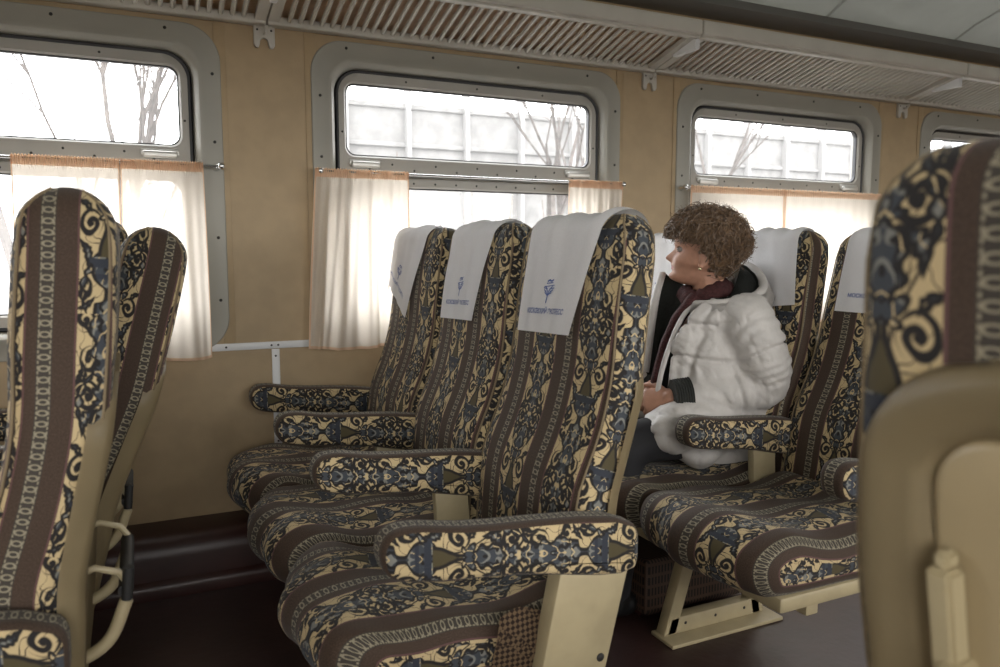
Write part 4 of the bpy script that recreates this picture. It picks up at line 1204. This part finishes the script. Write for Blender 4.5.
ZP = [(0, 1.629, 1.97, .985), (1, 1.583, 1.972, .933), (2, 1.545, 1.975, .854), (3, 1.520, 1.98, .775), (4, 1.505, 1.985, .690)]
bm = NB(); tube(bm, [cat_tab(ZP, k / 6) for k in range(25)], [.0085] * 25, 8); wobj('coat_front_edge', bm, 'coat_white')
bm = NB(); tube(bm, [(1.725, 1.835, 1.000), (1.733, 1.828, .985), (1.748, 1.828, .982), (1.757, 1.830, .994), (1.745, 1.834, 1.004), (1.733, 1.834, 1.002)], .0035, 8); ball(bm, (1.760, 1.828, .998), .007, 10)
q = wobj('cord_toggle', bm, 'black_pad'); q['label'] = 'black hood cord toggle'
# scarf
bm = NB(); pts = []
for k in range(41):
    a = 2 * PI * k / 40; pts.append((1.722 + .068 * math.cos(a), 2.022 + .066 * math.sin(a), 1.022 + .022 * math.cos(a) + .006 * math.sin(3 * a)))
tube(bm, pts, [(.021 + .004 * math.sin(k * 1.3), .030 + .004 * math.sin(k * 2.1)) for k in range(41)], 14)
wobj('scarf', bm, 'scarf_red')
bm = NB(); tab = [(0, 1.655, 1.985, 1.005, .032, .022), (1, 1.605, 2.01, .935, .040, .020), (2, 1.578, 2.035, .85, .040, .018), (3, 1.560, 2.045, .77, .042, .018), (4, 1.545, 2.05, .705, .040, .014)]
P, R = [], []
for k in range(33):
    q = cat_tab(tab, k / 8); P.append(q[:3]); R.append((q[4] * (1 + .07 * math.sin(k * .9)), q[3] * (1 + .1 * math.sin(k * .5))))
tube(bm, P, [(r[1], r[0]) for r in R], 14)
wobj('scarf_tail', bm, 'scarf_red')
# trousers and shoes
bm = NB()
for lg in LEGS: limb(bm, lg, [.080, .076, .068, .062, .056], 18)
limb(bm, [(1.82, 1.95, .565), (1.82, 2.12, .565)], [.095, .095], 18)
bmesh.ops.recalc_face_normals(bm, faces=bm.faces[:]); tr = remesh(bm, .012, 4)
for v in tr.vertices:
    p = v.co; v.co = p + v.normal * .006 * noise.noise(Vector((p.x * 14, p.y * 14, p.z * 20)))
wobj('trousers', tr, 'trouser')
for lg in LEGS:
    x, y, z = lg[-1]
    bm = NB(); limb(bm, [(x + .045, y, .045), (x - .03, y, .050), (x - .12, y, .036), (x - .18, y, .032)], [(.042, .036), (.045, .038), (.034, .042), (.026, .034)], 16)
    limb(bm, [(x, y, .13), (x + .01, y, .05)], [.044, .045], 14)
    bmesh.ops.recalc_face_normals(bm, faces=bm.faces[:]); sh = remesh(bm, .006, 3)
    for v in sh.vertices: v.co.z = max(v.co.z, .004)
    wobj('shoe', sh, 'shoe')
# ---------- outside ----------
bm = NB(); box(bm, (-60, WY + .6, -1.6), (90, 120, -1.4)); tag(obj('ground', bm, 'ballast', smooth=0), kind='structure')
bm = NB(); box(bm, (-60, -120, -1.6), (90, NY - .6, -1.4)); tag(obj('ground_far_side', bm, 'ballast', smooth=0), kind='structure')
def tree(x, y, h, r, seed, label, spread=.55, depth=5, zb=-1.4, lean=0):
    rnd = random.Random(seed); bm = NB()
    def branch(p, d, L, r, k):
        n = 5; pts = [p]; rs = [r]; q = p; dd = d
        for i in range(n):
            dd = (dd + Vector((rnd.uniform(-1, 1), rnd.uniform(-1, 1), rnd.uniform(-.3, .6))) * .13).normalized()
            q = q + dd * (L / n); pts.append(q); rs.append(r * (1 - .45 * (i + 1) / n))
        tube(bm, pts, rs, 6 if k > 2 else 4, cap=False)
        if k == 0: return
        for _ in range(3 if k > 1 else 4):
            i = rnd.randint(2, n); a = rnd.uniform(0, 6.28); s = spread * rnd.uniform(.6, 1.35)
            o = dd.orthogonal().normalized(); o = Matrix.Rotation(a, 3, dd) @ o
            nd = (dd * math.cos(s) + o * math.sin(s) + Vector((0, 0, .12))).normalized()
            branch(pts[i], nd, L * rnd.uniform(.6, .82), rs[i] * .72, k - 1)
    branch(Vector((0, 0, 0)), Vector((lean, 0, 1)).normalized(), h * .36, r, depth)
    o = obj('bare_tree', bm, 'bark'); o.location = (x, y, zb); tag(o, label, 'tree', 'bare trees outside the windows')
tree(-1.33, 13, 11.6, .11, 3, 'bare forked tree outside, at the left of the leftmost window', spread=.36)
tree(-.16, 13, 11.2, .10, 8, 'bare tree outside, right of centre in the leftmost window', spread=.33)
tree(-1.02, 14.5, 10.4, .075, 12, 'thin leaning bare tree outside between the two trunks in the leftmost window', spread=.5, lean=.22, depth=4)
tree(.27, 13.4, 10.6, .06, 21, 'slender bare tree outside near the right end of the leftmost window', spread=.36, depth=4)
tree(7.35, 13, 11.5, .11, 5, 'bare tree outside in front of the concrete wall, seen in the middle window', spread=.45)
tree(10.6, 12.6, 10.5, .08, 14, 'bare tree outside at the left of the third window', spread=.4)
tree(-2.05, 6.3, 5.5, .09, 31, 'small dark tree outside below the curtain rod at the far left', depth=4)
# concrete wall beyond the track: panels between posts
wl = empty('concrete_wall', (12, 17, -1.4)); tag(wl, 'long pale concrete wall with posts outside the middle window', 'wall')
bm = NB(); box(bm, (-7.9, 0, 0), (24, .15, 5.75)); box(bm, (-7.9, -.06, 5.75), (24, .2, 5.88), .02); box(bm, (-7.9, -.08, 4.9), (24, .1, 5.0), .02); obj('panel', bm, 'concrete', wl, 0)
for i in range(22):
    x = -7.66 + 1.43 * i; bm = NB(); box(bm, (x - .05, -.2, 0), (x + .05, .1, 7.4), .02); obj('post', bm, 'concrete_post', wl, 0)
rnd = random.Random(4)
for i in range(12):
    bm = NB(); x = 4.0 + i * 2.3; y = 14.7
    for j in range(15):
        a = rnd.uniform(0, 6.28); s = rnd.uniform(.05, .3); L = rnd.uniform(2.2, 4.6)
        p = Vector((rnd.uniform(-.45, .45), rnd.uniform(-.3, .3), 0)); pts = [p]
        d = Vector((math.cos(a) * s, math.sin(a) * s, 1)).normalized()
        for k in range(5):
            d = (d + Vector((rnd.uniform(-1, 1), rnd.uniform(-1, 1), rnd.uniform(-.5, .5))) * .13).normalized(); p = p + d * L / 5; pts.append(p)
        tube(bm, pts, [.020, .018, .016, .014, .011, .008], 4, cap=False)
    o = obj('bare_shrub', bm, 'twig', smooth=0); o.location = (x, y, -1.4)
    tag(o, 'leafless shrub of thin twigs outside before the concrete wall', 'shrub', 'leafless shrubs along the concrete wall')

# ---------- light ----------
w = bpy.data.worlds.new('sky'); bpy.context.scene.world = w; w.use_nodes = True; nt = w.node_tree
bg = nt.nodes['Background']; tc = nt.nodes.new('ShaderNodeTexCoord'); sp = nt.nodes.new('ShaderNodeSeparateXYZ'); nt.links.new(tc.outputs['Generated'], sp.inputs[0])
# overcast sky, the brighter half of the clouds behind the photographer
f = S(nt, sp.outputs[1]).step(-.6, .5)
nt.links.new(mixc(nt, f, (1, .985, .96), (.97, .985, 1)), bg.inputs[0])
nt.links.new((f * (SKY_FAR - SKY_NEAR) + SKY_NEAR).v, bg.inputs[1])
def portal(x, y, z, sx, sz, rx):
    l = bpy.data.lights.new('window_portal', 'AREA'); l.shape = 'RECTANGLE'; l.size = sx; l.size_y = sz; l.cycles.is_portal = True
    o = bpy.data.objects.new('window_portal', l); C.objects.link(o); o.location = (x, y, z); o.rotation_euler = (rx, 0, 0)
for x in allw:
    portal(x, NY - .10, 1.36, 1.22, 1.0, PI / 2)
    portal(x, WY + .10, 1.36, 1.22, 1.0, -PI / 2)
# ---------- camera ----------
cd = bpy.data.cameras.new('camera'); co = bpy.data.objects.new('camera', cd); C.objects.link(co)
co.location = (0, 0, 1.15); co.rotation_euler = (math.radians(90 - 6.04), 0, math.radians(-25.5))
cd.sensor_width = 36; cd.lens = 27.72; cd.clip_start = .02
sc = bpy.context.scene; sc.camera = co
cd.dof.use_dof = True; cd.dof.focus_distance = 2.3; cd.dof.aperture_fstop = 4.5
vs = sc.view_settings; vs.view_transform = 'Standard'; vs.look = 'None'; vs.exposure = EXPOSURE; vs.gamma = 1; vs.use_curve_mapping = False
sc.cycles.use_denoising = True; sc.cycles.max_bounces = 10; sc.cycles.transparent_max_bounces = 16; sc.cycles.diffuse_bounces = 6
sc.cycles.sample_clamp_indirect = 8
